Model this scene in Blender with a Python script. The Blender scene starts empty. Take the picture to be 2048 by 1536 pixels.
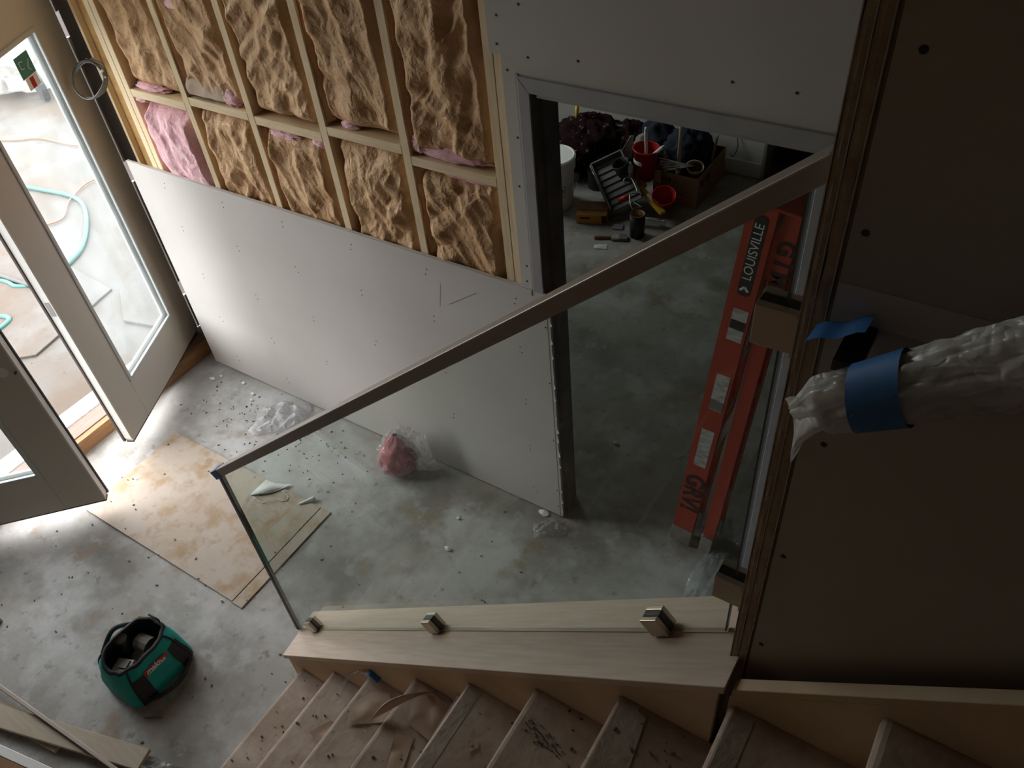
import bpy, math, random
from mathutils import Vector, Matrix, noise
random.seed(7)
V = Vector
C = bpy.context.scene.collection
SC = bpy.context.scene

# ------------------------------------------------------------------ camera
CAM = V((3.7623, -2.0358, 3.2507))
YAW, PITCH, ROLL = math.radians(36.919), math.radians(43.773), math.radians(-6.590)
fw = V((-math.sin(YAW) * math.cos(PITCH), math.cos(YAW) * math.cos(PITCH), -math.sin(PITCH)))
rt = V((math.cos(YAW), math.sin(YAW), 0))
up = rt.cross(fw)
r2 = rt * math.cos(ROLL) + up * math.sin(ROLL)
u2 = -rt * math.sin(ROLL) + up * math.cos(ROLL)
cd = bpy.data.cameras.new('camera')
cam = bpy.data.objects.new('camera', cd)
C.objects.link(cam)
M = Matrix((r2, u2, -fw)).transposed().to_4x4()
M.translation = CAM
cam.matrix_world = M
cd.sensor_fit = 'HORIZONTAL'
cd.sensor_width = 36.0
cd.lens = 1648.85 / 2048 * 36
cd.clip_start = 0.02
SC.camera = cam

# ------------------------------------------------------------------ sky, exposure
w = bpy.data.worlds.new('overcast_sky')
SC.world = w
w.use_nodes = True
bg = w.node_tree.nodes['Background']
bg.inputs[0].default_value = (0.985, 0.99, 1.0, 1)
bg.inputs[1].default_value = 5.0
SC.view_settings.view_transform = 'Standard'
SC.view_settings.look = 'None'
SC.view_settings.gamma = 1
SC.view_settings.use_curve_mapping = False
SC.view_settings.exposure = 1.1
SC.cycles.use_denoising = True
SC.cycles.use_adaptive_sampling = True
SC.cycles.adaptive_threshold = 0.02
SC.cycles.max_bounces = 10
SC.cycles.diffuse_bounces = 6
SC.cycles.glossy_bounces = 4
SC.cycles.transmission_bounces = 6
SC.cycles.transparent_max_bounces = 24
SC.cycles.sample_clamp_indirect = 6
SC.cycles.caustics_reflective = False
SC.cycles.caustics_refractive = False


def portal(name, loc, rot, sx, sy):
    ld = bpy.data.lights.new(name, 'AREA')
    ld.shape = 'RECTANGLE'
    ld.size, ld.size_y = sx, sy
    ld.cycles.is_portal = True
    o = bpy.data.objects.new(name, ld)
    o.location, o.rotation_euler = loc, rot
    C.objects.link(o)


portal('doorway_daylight', (-0.45, -0.82, 1.15), (0, math.radians(-90), 0), 2.4, 1.95)
portal('added_window_daylight', (-0.45, 2.5, 1.55), (0, math.radians(-90), 0), 1.0, 0.8)  # guides sky light through the added back room window
portal('added_transom_daylight', (-0.45, -0.53, 2.85), (0, math.radians(-90), 0), 0.7, 1.4)  # guides sky light through the added transom


# ------------------------------------------------------------------ materials
def nmat(name, col, rough=0.7, metal=0.0, col2=None, scale=8.0, bump=0.0, bscale=60.0, detail=6.0,
         stretch=(1, 1, 1), spec=0.5, ramp=(0.35, 0.65), sheen=0.0):
    m = bpy.data.materials.new(name)
    m.use_nodes = True
    nt = m.node_tree
    b = nt.nodes['Principled BSDF']
    b.inputs['Base Color'].default_value = (*col, 1)
    b.inputs['Roughness'].default_value = rough
    b.inputs['Metallic'].default_value = metal
    b.inputs['Specular IOR Level'].default_value = spec
    if sheen:
        b.inputs['Sheen Weight'].default_value = sheen
    tc = nt.nodes.new('ShaderNodeTexCoord')
    mp = nt.nodes.new('ShaderNodeMapping')
    mp.inputs['Scale'].default_value = stretch
    g = nt.nodes.new('ShaderNodeNewGeometry')
    nt.links.new(g.outputs['Position'], mp.inputs['Vector'])
    if col2 is not None:
        n = nt.nodes.new('ShaderNodeTexNoise')
        n.inputs['Scale'].default_value = scale
        n.inputs['Detail'].default_value = detail
        nt.links.new(mp.outputs[0], n.inputs['Vector'])
        r = nt.nodes.new('ShaderNodeValToRGB')
        r.color_ramp.elements[0].position, r.color_ramp.elements[1].position = ramp
        r.color_ramp.elements[0].color = (*col, 1)
        r.color_ramp.elements[1].color = (*col2, 1)
        nt.links.new(n.outputs['Fac'], r.inputs[0])
        nt.links.new(r.outputs[0], b.inputs['Base Color'])
    if bump:
        n2 = nt.nodes.new('ShaderNodeTexNoise')
        n2.inputs['Scale'].default_value = bscale
        n2.inputs['Detail'].default_value = 4
        nt.links.new(mp.outputs[0], n2.inputs['Vector'])
        bp = nt.nodes.new('ShaderNodeBump')
        bp.inputs['Strength'].default_value = bump
        bp.inputs['Distance'].default_value = 0.01
        nt.links.new(n2.outputs['Fac'], bp.inputs['Height'])
        nt.links.new(bp.outputs[0], b.inputs['Normal'])
    return m


def layered(name, base, layers, rough=0.8, bump=0.15, bscale=40, spec=0.3):
    """base colour with stain layers: (colour, noise scale, lo, hi, strength, offset)"""
    m = bpy.data.materials.new(name)
    m.use_nodes = True
    nt = m.node_tree
    b = nt.nodes['Principled BSDF']
    b.inputs['Roughness'].default_value = rough
    b.inputs['Specular IOR Level'].default_value = spec
    g = nt.nodes.new('ShaderNodeNewGeometry')
    rgb = nt.nodes.new('ShaderNodeRGB')
    rgb.outputs[0].default_value = (*base, 1)
    cur = rgb.outputs[0]
    for col, sc, lo, hi, st, off in layers:
        mp = nt.nodes.new('ShaderNodeMapping')
        mp.inputs['Location'].default_value = off
        nt.links.new(g.outputs['Position'], mp.inputs[0])
        n = nt.nodes.new('ShaderNodeTexNoise')
        n.inputs['Scale'].default_value = sc
        n.inputs['Detail'].default_value = 7
        n.inputs['Roughness'].default_value = 0.6
        nt.links.new(mp.outputs[0], n.inputs['Vector'])
        mr = nt.nodes.new('ShaderNodeMapRange')
        mr.inputs['From Min'].default_value, mr.inputs['From Max'].default_value = lo, hi
        mr.inputs['To Max'].default_value = st
        nt.links.new(n.outputs['Fac'], mr.inputs['Value'])
        mx = nt.nodes.new('ShaderNodeMix')
        mx.data_type = 'RGBA'
        mx.inputs['B'].default_value = (0, 0, 0, 1)
        for s in mx.inputs:
            if s.name == 'B' and s.type == 'RGBA':
                s.default_value = (*col, 1)
        ia = [s for s in mx.inputs if s.name == 'A' and s.type == 'RGBA'][0]
        fo = [s for s in mx.outputs if s.type == 'RGBA'][0]
        nt.links.new(mr.outputs[0], mx.inputs[0])
        nt.links.new(cur, ia)
        cur = fo
    nt.links.new(cur, b.inputs['Base Color'])
    n2 = nt.nodes.new('ShaderNodeTexNoise')
    n2.inputs['Scale'].default_value = bscale
    n2.inputs['Detail'].default_value = 6
    nt.links.new(g.outputs['Position'], n2.inputs['Vector'])
    bp = nt.nodes.new('ShaderNodeBump')
    bp.inputs['Strength'].default_value = bump
    bp.inputs['Distance'].default_value = 0.01
    nt.links.new(n2.outputs['Fac'], bp.inputs['Height'])
    nt.links.new(bp.outputs[0], b.inputs['Normal'])
    return m


def ridges(nt, scale, strength, dist, detail=2.0):
    g = nt.nodes.new('ShaderNodeNewGeometry')
    n = nt.nodes.new('ShaderNodeTexNoise')
    n.inputs['Scale'].default_value = scale
    n.inputs['Detail'].default_value = detail
    n.inputs['Distortion'].default_value = 0.6
    nt.links.new(g.outputs['Position'], n.inputs['Vector'])
    a = nt.nodes.new('ShaderNodeMath')
    a.operation = 'SUBTRACT'
    a.inputs[1].default_value = 0.5
    nt.links.new(n.outputs['Fac'], a.inputs[0])
    b = nt.nodes.new('ShaderNodeMath')
    b.operation = 'ABSOLUTE'
    nt.links.new(a.outputs[0], b.inputs[0])
    bp = nt.nodes.new('ShaderNodeBump')
    bp.inputs['Strength'].default_value = strength
    bp.inputs['Distance'].default_value = dist
    nt.links.new(b.outputs[0], bp.inputs['Height'])
    return bp


def glassmat(name, tint, ior=1.45, haze=0.0, hazecol=(0.8, 0.85, 0.85), wr=0.0, grough=0.01):
    m = bpy.data.materials.new(name)
    m.use_nodes = True
    nt = m.node_tree
    nt.nodes.remove(nt.nodes['Principled BSDF'])
    out = nt.nodes['Material Output']
    t = nt.nodes.new('ShaderNodeBsdfTransparent')
    t.inputs[0].default_value = (*tint, 1)
    gl = nt.nodes.new('ShaderNodeBsdfGlossy')
    gl.inputs['Roughness'].default_value = grough
    lw = nt.nodes.new('ShaderNodeLayerWeight')      # Schlick reflectance, same for both faces of the pane
    lw.inputs['Blend'].default_value = 0.5
    pw = nt.nodes.new('ShaderNodeMath')
    pw.operation = 'POWER'
    pw.inputs[1].default_value = 5
    nt.links.new(lw.outputs['Facing'], pw.inputs[0])
    fr = nt.nodes.new('ShaderNodeMapRange')
    r0 = ((ior - 1) / (ior + 1)) ** 2
    fr.inputs['To Min'].default_value, fr.inputs['To Max'].default_value = r0, 1.0
    nt.links.new(pw.outputs[0], fr.inputs['Value'])
    mx = nt.nodes.new('ShaderNodeMixShader')
    nt.links.new(fr.outputs[0], mx.inputs[0])
    first = t.outputs[0]
    if haze:
        df = nt.nodes.new('ShaderNodeBsdfDiffuse')
        df.inputs[0].default_value = (*hazecol, 1)
        tr = nt.nodes.new('ShaderNodeBsdfTranslucent')
        tr.inputs[0].default_value = (*hazecol, 1)
        a = nt.nodes.new('ShaderNodeAddShader')
        a = nt.nodes.new('ShaderNodeMixShader')
        a.inputs[0].default_value = 0.5
        nt.links.new(df.outputs[0], a.inputs[1])
        nt.links.new(tr.outputs[0], a.inputs[2])
        n = nt.nodes.new('ShaderNodeTexNoise')
        n.inputs['Scale'].default_value = 9
        n.inputs['Detail'].default_value = 5
        g = nt.nodes.new('ShaderNodeNewGeometry')
        nt.links.new(g.outputs['Position'], n.inputs['Vector'])
        mr = nt.nodes.new('ShaderNodeMapRange')
        mr.inputs['From Min'].default_value, mr.inputs['From Max'].default_value = 0.3, 0.7
        mr.inputs['To Min'].default_value, mr.inputs['To Max'].default_value = haze * 0.5, haze * 1.5
        nt.links.new(n.outputs['Fac'], mr.inputs['Value'])
        hz = nt.nodes.new('ShaderNodeMixShader')
        nt.links.new(mr.outputs[0], hz.inputs[0])
        nt.links.new(first, hz.inputs[1])
        nt.links.new(a.outputs[0], hz.inputs[2])
        first = hz.outputs[0]
    if wr:
        bp = ridges(nt, 22, 1.0, wr)
        for k in (gl, df, tr, lw):
            nt.links.new(bp.outputs[0], k.inputs['Normal'])
    nt.links.new(first, mx.inputs[1])
    nt.links.new(gl.outputs[0], mx.inputs[2])
    nt.links.new(mx.outputs[0], out.inputs['Surface'])
    return m


MT = {}
MT['drywall'] = nmat('drywall_paper', (0.50, 0.468, 0.44), 0.85, col2=(0.55, 0.518, 0.49), scale=1.5, bump=0.03, bscale=200, spec=0.2)
MT['drywall_edge'] = nmat('raw_gypsum_edge', (0.46, 0.37, 0.285), 0.95, col2=(0.36, 0.28, 0.205), scale=30, bump=0.4, bscale=120, spec=0.1)
MT['bouncewall'] = nmat('bounce_brown_wall', (0.34, 0.26, 0.19), 0.95, col2=(0.28, 0.205, 0.14), scale=3, spec=0.1)  # brown picked to dim and warm light bounced off unseen walls and ceiling
MT['paint'] = nmat('flat_wall_paint', (0.60, 0.58, 0.54), 0.9, spec=0.2)
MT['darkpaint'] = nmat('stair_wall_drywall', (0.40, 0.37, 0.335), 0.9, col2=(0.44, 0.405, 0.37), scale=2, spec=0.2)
MT['pine'] = nmat('pine_lumber', (0.74, 0.595, 0.405), 0.75, col2=(0.66, 0.51, 0.32), scale=14, stretch=(6, 6, 0.7), spec=0.2, bump=0.05)
MT['pine_h'] = nmat('pine_lumber_flat', (0.74, 0.595, 0.405), 0.75, col2=(0.66, 0.51, 0.32), scale=14, stretch=(0.7, 6, 6), spec=0.2, bump=0.05)
MT['osb'] = nmat('amber_plywood', (0.50, 0.31, 0.12), 0.8, col2=(0.40, 0.23, 0.08), scale=9, stretch=(1, 1, 2))
MT['kraft'] = nmat('kraft_facing', (0.60, 0.372, 0.195), 0.6, col2=(0.50, 0.292, 0.142), scale=5, bump=0.25, bscale=45, spec=0.35)
MT['pink'] = nmat('pink_fiberglass', (0.88, 0.55, 0.59), 0.95, col2=(0.74, 0.38, 0.42), scale=14, bump=0.6, bscale=60, sheen=0.3)
nt_ = MT['kraft'].node_tree
b1_ = ridges(nt_, 12, 0.42, 0.045)
b2_ = ridges(nt_, 38, 0.5, 0.02, 3.0)
nt_.links.new(b1_.outputs[0], b2_.inputs['Normal'])
nt_.links.new(b2_.outputs[0], nt_.nodes['Principled BSDF'].inputs['Normal'])
# torn spots where orange wool shows through the paper
k_ = nt_.nodes['Principled BSDF']
old_ = k_.inputs['Base Color'].links[0].from_socket
gp_ = nt_.nodes.new('ShaderNodeNewGeometry')
nz_ = nt_.nodes.new('ShaderNodeTexNoise')
nz_.inputs['Scale'].default_value = 5.5
nz_.inputs['Detail'].default_value = 5
nt_.links.new(gp_.outputs['Position'], nz_.inputs['Vector'])
mr_ = nt_.nodes.new('ShaderNodeMapRange')
mr_.inputs['From Min'].default_value, mr_.inputs['From Max'].default_value = 0.665, 0.70
mr_.inputs['To Max'].default_value = 0.75
nt_.links.new(nz_.outputs['Fac'], mr_.inputs['Value'])
mx_ = nt_.nodes.new('ShaderNodeMixRGB')
mx_.inputs[2].default_value = (0.56, 0.16, 0.08, 1)
nt_.links.new(mr_.outputs[0], mx_.inputs[0])
nt_.links.new(old_, mx_.inputs[1])
nt_.links.new(mx_.outputs[0], k_.inputs['Base Color'])
MT['redwool'] = nmat('packed_pink_wool', (0.78, 0.24, 0.27), 0.9, col2=(0.62, 0.15, 0.17), scale=16)
MT['orangeglass'] = nmat('torn_orange_wool', (0.62, 0.20, 0.12), 0.95, col2=(0.50, 0.25, 0.15), scale=40)
MT['concrete'] = layered('concrete_slab', (0.340, 0.326, 0.305),
                         [((0.485, 0.48, 0.475), 2.4, 0.47, 0.60, 0.9, (3, 1, 0)),
                          ((0.17, 0.155, 0.13), 1.5, 0.50, 0.63, 0.85, (0, 5, 0)),
                          ((0.24, 0.17, 0.11), 3.4, 0.56, 0.68, 0.75, (8, 2, 0)),
                          ((0.46, 0.46, 0.47), 9, 0.56, 0.66, 0.55, (4, 9, 0)),
                          ((0.12, 0.11, 0.095), 17, 0.60, 0.70, 0.6, (7, 3, 0)),
                          ((0.07, 0.065, 0.06), 60, 0.68, 0.73, 0.7, (1, 1, 3))], rough=0.6, bump=0.12, spec=0.4)
MT['ground'] = layered('pale_concrete_outside', (0.088, 0.085, 0.080),
                       [((0.075, 0.055, 0.040), 0.9, 0.46, 0.62, 0.9, (2, 0, 0)),
                        ((0.115, 0.115, 0.115), 1.8, 0.5, 0.7, 0.8, (6, 1, 0)),
                        ((0.04, 0.03, 0.02), 24, 0.64, 0.72, 0.7, (0, 0, 2))], rough=0.85)
MT['ply'] = layered('stained_plywood', (0.46, 0.38, 0.31),
                    [((0.51, 0.45, 0.39), 3, 0.4, 0.7, 0.8, (1, 2, 0)),
                     ((0.36, 0.23, 0.11), 5.2, 0.50, 0.63, 0.75, (5, 5, 0)),
                     ((0.30, 0.20, 0.11), 11, 0.55, 0.68, 0.6, (2, 7, 0)),
                     ((0.14, 0.10, 0.07), 40, 0.68, 0.74, 0.8, (0, 3, 3))], rough=0.7, bump=0.1)
MT['maple'] = nmat('sanded_maple', (0.64, 0.515, 0.42), 0.5, col2=(0.56, 0.43, 0.34), scale=5, stretch=(1.2, 16, 1.2), spec=0.3)
MT['maple_side'] = nmat('maple_fascia', (0.62, 0.475, 0.33), 0.6, col2=(0.55, 0.405, 0.265), scale=9, stretch=(1, 1, 1), spec=0.3)
MT['steppaper'] = layered('dusty_floor_paper', (0.40, 0.305, 0.245),
                          [((0.55, 0.455, 0.385), 5, 0.42, 0.62, 0.9, (1, 0, 0)),
                           ((0.26, 0.185, 0.138), 3.2, 0.50, 0.66, 0.8, (4, 4, 0)),
                           ((0.50, 0.43, 0.37), 28, 0.60, 0.70, 0.5, (9, 4, 0)),
                           ((0.06, 0.045, 0.035), 45, 0.665, 0.72, 0.9, (0, 2, 1))], rough=0.8, bump=0.3)
MT['tape'] = nmat('dusty_clear_tape', (0.42, 0.36, 0.31), 0.45, col2=(0.33, 0.27, 0.22), scale=20, bump=0.3, bscale=70)
MT['papertorn'] = nmat('torn_brown_paper', (0.50, 0.37, 0.285), 0.8, col2=(0.42, 0.30, 0.225), scale=9)
MT['doorpaint'] = nmat('primed_door_paint', (0.62, 0.58, 0.53), 0.55, spec=0.3)
MT['white'] = nmat('white_plastic', (0.80, 0.81, 0.80), 0.5)
MT['whitepaint'] = nmat('white_enamel', (0.82, 0.83, 0.83), 0.35)
MT['bead'] = nmat('glazing_bead', (0.55, 0.57, 0.57), 0.5)
MT['rubber'] = nmat('brown_weatherstrip', (0.085, 0.07, 0.065), 0.6)
MT['steel'] = nmat('galvanised_frame', (0.40, 0.40, 0.40), 0.5, metal=0.35, col2=(0.34, 0.34, 0.345), scale=6)
MT['steelshade'] = nmat('shaded_jamb_steel', (0.11, 0.105, 0.10), 0.6, metal=0.2, col2=(0.16, 0.155, 0.15), scale=12)  # shade of the unlit jamb return put into a darker steel colour
MT['bluesteel'] = nmat('bluish_jamb_steel', (0.20, 0.24, 0.26), 0.5, metal=0.3)
MT['bluesteel2'] = nmat('hinge_cutout_plate', (0.17, 0.22, 0.24), 0.45, metal=0.4)
MT['bronze'] = nmat('bronzed_rail_metal', (0.30, 0.25, 0.215), 0.45, metal=0.45)
MT['nickel'] = nmat('satin_nickel', (0.50, 0.43, 0.35), 0.35, metal=0.9)
MT['black'] = nmat('black_rubber', (0.018, 0.018, 0.018), 0.5)
MT['blacknylon'] = nmat('black_nylon', (0.022, 0.022, 0.026), 0.75, bump=0.2, bscale=200)
MT['bluetape'] = nmat('blue_masking_tape', (0.035, 0.16, 0.42), 0.6, col2=(0.03, 0.13, 0.35), scale=20)
MT['orange'] = nmat('orange_fibreglass', (0.45, 0.052, 0.024), 0.5, col2=(0.37, 0.038, 0.018), scale=6, stretch=(1, 1, 0.3))
MT['alu'] = nmat('dull_aluminium', (0.50, 0.47, 0.43), 0.45, metal=0.8, col2=(0.4, 0.37, 0.33), scale=30)
MT['decal'] = nmat('worn_decal', (0.60, 0.60, 0.58), 0.6, col2=(0.33, 0.33, 0.32), scale=70, stretch=(0.4, 1, 1))
MT['ink'] = nmat('black_marker_paint', (0.03, 0.012, 0.01), 0.7)
MT['teal'] = nmat('teal_canvas', (0.0, 0.30, 0.27), 0.7, col2=(0.005, 0.36, 0.325), scale=9, bump=0.15, bscale=250)
MT['tealhose'] = nmat('green_hose_rubber', (0.004, 0.085, 0.068), 0.45)
MT['red'] = nmat('red_plastic', (0.45, 0.012, 0.012), 0.45)
MT['yellow'] = nmat('yellow_paint', (0.62, 0.40, 0.02), 0.5)
MT['amberbox'] = nmat('amber_carton', (0.55, 0.26, 0.03), 0.6)
MT['card'] = nmat('corrugated_card', (0.36, 0.20, 0.10), 0.8, col2=(0.31, 0.165, 0.08), scale=8)
MT['grey'] = nmat('grey_resin', (0.16, 0.155, 0.15), 0.5)
MT['brass'] = nmat('tarnished_brass', (0.40, 0.28, 0.12), 0.4, metal=0.8)
MT['navy'] = nmat('navy_cloth', (0.012, 0.016, 0.035), 0.9, bump=0.3, bscale=60)
MT['maroon'] = layered('maroon_speckled_cloth', (0.022, 0.009, 0.010), [((0.34, 0.29, 0.31), 26, 0.61, 0.66, 0.85, (0, 0, 0))], rough=0.95, spec=0.05)
MT['greycloth'] = nmat('grey_cloth', (0.24, 0.23, 0.21), 0.9, bump=0.3)
MT['cord'] = nmat('orange_cord_rubber', (0.30, 0.075, 0.03), 0.5)
MT['decalgreen'] = nmat('green_sticker', (0.06, 0.24, 0.20), 0.5)
MT['debris'] = nmat('dark_crumbs', (0.11, 0.10, 0.10), 0.9)
MT['plaster'] = nmat('white_plaster_chips', (0.75, 0.74, 0.72), 0.9)
MT['screw'] = nmat('black_screw_heads', (0.02, 0.02, 0.02), 0.5)
MT['wood_dark'] = nmat('brown_lumber', (0.30, 0.16, 0.075), 0.75, col2=(0.24, 0.12, 0.05), scale=10, stretch=(9, 1, 9))
MT['wood_tan'] = nmat('pinkish_sill_lumber', (0.20, 0.135, 0.108), 0.75, col2=(0.165, 0.11, 0.085), scale=10, stretch=(9, 1, 9))
MT['plank'] = nmat('pale_plank', (0.50, 0.43, 0.34), 0.75, col2=(0.44, 0.37, 0.28), scale=9, stretch=(1, 8, 8))
MT['guardglass'] = glassmat('green_tinted_glass', (0.91, 0.948, 0.92))
MT['glassedge'] = nmat('dark_edge_trim', (0.10, 0.095, 0.09), 0.4, metal=0.6)
MT['doorglass'] = glassmat('dusty_door_glass', (0.95, 0.97, 0.97), haze=0.05, hazecol=(0.86, 0.9, 0.92))
MT['film'] = glassmat('clear_film', (0.93, 0.94, 0.95), ior=1.5, haze=0.22, hazecol=(0.9, 0.92, 0.95), wr=0.03, grough=0.12)
MT['milky'] = glassmat('milky_film', (0.9, 0.9, 0.9), ior=1.4, haze=0.62, hazecol=(0.93, 0.91, 0.89), wr=0.014, grough=0.28)
MT['bagfilm'] = glassmat('thin_white_bag_film', (0.95, 0.95, 0.96), ior=1.45, haze=0.42, hazecol=(0.95, 0.95, 0.97), wr=0.02, grough=0.2)
MT['paperwhite'] = nmat('white_paper', (0.72, 0.74, 0.72), 0.9)


# ------------------------------------------------------------------ mesh helpers
class MB:
    def __init__(s):
        s.v, s.f = [], []

    def add(s, vs, fs):
        n = len(s.v)
        s.v += [V(a) for a in vs]
        s.f += [tuple(i + n for i in f) for f in fs]
        return s

    def box(s, x0, x1, y0, y1, z0, z1):
        return s.add([(x, y, z) for z in (z0, z1) for y in (y0, y1) for x in (x0, x1)],
                     [(0, 2, 3, 1), (4, 5, 7, 6), (0, 1, 5, 4), (2, 6, 7, 3), (0, 4, 6, 2), (1, 3, 7, 5)])

    def obox(s, c, ax, ay, az, hx, hy, hz):
        c, ax, ay, az = V(c), V(ax).normalized() * hx, V(ay).normalized() * hy, V(az).normalized() * hz
        return s.add([c + ax * i + ay * j + az * k for k in (-1, 1) for j in (-1, 1) for i in (-1, 1)],
                     [(0, 2, 3, 1), (4, 5, 7, 6), (0, 1, 5, 4), (2, 6, 7, 3), (0, 4, 6, 2), (1, 3, 7, 5)])

    def bar(s, a, b, wdt, thk, upv=(0, 0, 1)):
        a, b = V(a), V(b)
        d = (b - a)
        side = d.cross(V(upv)).normalized()
        u = side.cross(d).normalized()
        return s.obox((a + b) / 2, d, side, u, d.length / 2, wdt / 2, thk / 2)

    def prism(s, pts, off):
        n = len(pts)
        off = V(off)
        p = [V(a) for a in pts]
        return s.add(p + [a + off for a in p],
                     [tuple(range(n - 1, -1, -1)), tuple(range(n, 2 * n))] + [(i, (i + 1) % n, n + (i + 1) % n, n + i) for i in range(n)])

    def tube(s, path, r, n=8, cap=True, closed=False):
        path = [V(a) for a in path]
        m = len(path)
        rs = r if isinstance(r, (list, tuple)) else [r] * m
        vs, prev = [], None
        for i, a in enumerate(path):
            d = (path[(i + 1) % m] - path[i - 1]) if closed else (path[min(i + 1, m - 1)] - path[max(i - 1, 0)])
            d.normalize()
            if prev is None:
                h = V((0, 0, 1)) if abs(d.z) < 0.9 else V((1, 0, 0))
                x = d.cross(h).normalized()
            else:
                x = (prev - d * prev.dot(d)).normalized()
            prev = x
            y = d.cross(x)
            for k in range(n):
                t = 2 * math.pi * k / n
                vs.append(a + (x * math.cos(t) + y * math.sin(t)) * rs[i])
        fs = []
        for i in range(m if closed else m - 1):
            for k in range(n):
                i2 = (i + 1) % m
                fs.append((i * n + k, i * n + (k + 1) % n, i2 * n + (k + 1) % n, i2 * n + k))
        if cap and not closed:
            fs += [tuple(range(n - 1, -1, -1)), tuple((m - 1) * n + k for k in range(n))]
        return s.add(vs, fs)

    def lathe(s, c, prof, n=24, ax=(0, 0, 1), capb=True, capt=True):
        c, az = V(c), V(ax).normalized()
        h = V((1, 0, 0)) if abs(az.x) < 0.9 else V((0, 1, 0))
        x = (h - az * h.dot(az)).normalized()
        y = az.cross(x)
        vs = []
        for r, z in prof:
            for k in range(n):
                t = 2 * math.pi * k / n
                vs.append(c + az * z + (x * math.cos(t) + y * math.sin(t)) * r)
        m = len(prof)
        fs = [(i * n + k, i * n + (k + 1) % n, (i + 1) * n + (k + 1) % n, (i + 1) * n + k) for i in range(m - 1) for k in range(n)]
        if capb:
            fs.append(tuple(range(n - 1, -1, -1)))
        if capt:
            fs.append(tuple((m - 1) * n + k for k in range(n)))
        return s.add(vs, fs)

    def grid(s, nu, nv, fn, closeu=False):
        vs = [fn(i / (nu if closeu else nu - 1), j / (nv - 1)) for j in range(nv) for i in range(nu)]
        fs = [(j * nu + i, j * nu + (i + 1) % nu, (j + 1) * nu + (i + 1) % nu, (j + 1) * nu + i)
              for j in range(nv - 1) for i in range(nu if closeu else nu - 1)]
        return s.add(vs, fs)

    def blob(s, c, rx, ry, rz, seed=0, amp=0.25, fr=3.0, nu=28, nv=16, flat=True):
        c = V(c)

        def fn(u, v):
            t, ph = 2 * math.pi * u, math.pi * (v - 0.5)
            d = V((math.cos(t) * math.cos(ph), math.sin(t) * math.cos(ph), math.sin(ph)))
            k = 1 + amp * (1.2 * crease(d * fr + V((seed * 7.3, seed, 0))))
            q = V((d.x * rx * k, d.y * ry * k, d.z * rz * k))
            if flat and q.z < -rz * 0.8:
                q.z = -rz * 0.8
            return c + q
        return s.grid(nu, nv, fn, closeu=True)

    def text(s, body, size, org, xd, yd, lift=0.0006, bold=False, align='CENTER', shear=0.0):
        cu = bpy.data.curves.new('t', 'FONT')
        cu.body, cu.size, cu.align_x, cu.align_y = body, size, align, 'CENTER'
        cu.shear = shear
        if bold:
            cu.offset = size * 0.03
        ob = bpy.data.objects.new('t', cu)
        C.objects.link(ob)
        me = bpy.data.meshes.new_from_object(ob.evaluated_get(bpy.context.evaluated_depsgraph_get()))
        xd, yd = V(xd).normalized(), V(yd).normalized()
        zd = xd.cross(yd)
        org = V(org)
        s.add([org + xd * a.co.x + yd * a.co.y + zd * lift for a in me.vertices], [tuple(p.vertices) for p in me.polygons])
        bpy.data.objects.remove(ob)
        bpy.data.curves.remove(cu)
        bpy.data.meshes.remove(me)
        return s


def crease(p):
    n = noise.noise(p)
    n2 = noise.noise(p * 2.1 + V((5, 1, 9)))
    return (0.5 - abs(n)) + 0.45 * (0.5 - abs(n2)) - 0.4


WL = {}


def obj(name, mb, mat, parent=None, smooth=False, bevel=0.0, segs=2):
    if parent is not None:
        org = WL[parent.name]
    else:
        lo = V([min(a[i] for a in mb.v) for i in range(3)])
        hi = V([max(a[i] for a in mb.v) for i in range(3)])
        org = V(((lo.x + hi.x) / 2, (lo.y + hi.y) / 2, lo.z))
    me = bpy.data.meshes.new(name)
    me.from_pydata([tuple(a - org) for a in mb.v], [], mb.f)
    me.update()
    if smooth:
        me.polygons.foreach_set('use_smooth', [True] * len(me.polygons))
    me.materials.append(MT[mat] if isinstance(mat, str) else mat)
    o = bpy.data.objects.new(name, me)
    C.objects.link(o)
    if parent is not None:
        o.parent = parent
        WL[o.name] = org.copy()
    else:
        o.location = org
        WL[o.name] = org.copy()
    if bevel:
        b = o.modifiers.new('edge', 'BEVEL')
        b.width, b.segments, b.limit_method = bevel, segs, 'ANGLE'
    return o


def tag(o, label=None, cat=None, group=None, kind=None):
    if label:
        o['label'] = label
    if cat:
        o['category'] = cat
    if group:
        o['group'] = group
    if kind:
        o['kind'] = kind
    return o


def empty(name, loc, label=None, cat=None, group=None, kind=None):
    o = bpy.data.objects.new(name, None)
    o.empty_display_size = 0.05
    o.location = loc
    C.objects.link(o)
    WL[o.name] = V(loc)
    return tag(o, label, cat, group, kind)


def thicken(o, t):
    m = o.modifiers.new('thickness', 'SOLIDIFY')
    m.thickness = t
    return o


def catmull(pts, n=8):
    pts = [V(a) for a in pts]
    out = []
    for i in range(len(pts) - 1):
        p0, p1, p2, p3 = pts[max(i - 1, 0)], pts[i], pts[i + 1], pts[min(i + 2, len(pts) - 1)]
        for k in range(n):
            t = k / n
            out.append(0.5 * ((2 * p1) + (p2 - p0) * t + (2 * p0 - 5 * p1 + 4 * p2 - p3) * t * t + (3 * p1 - p0 - 3 * p2 + p3) * t ** 3))
    out.append(pts[-1])
    return out


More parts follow.
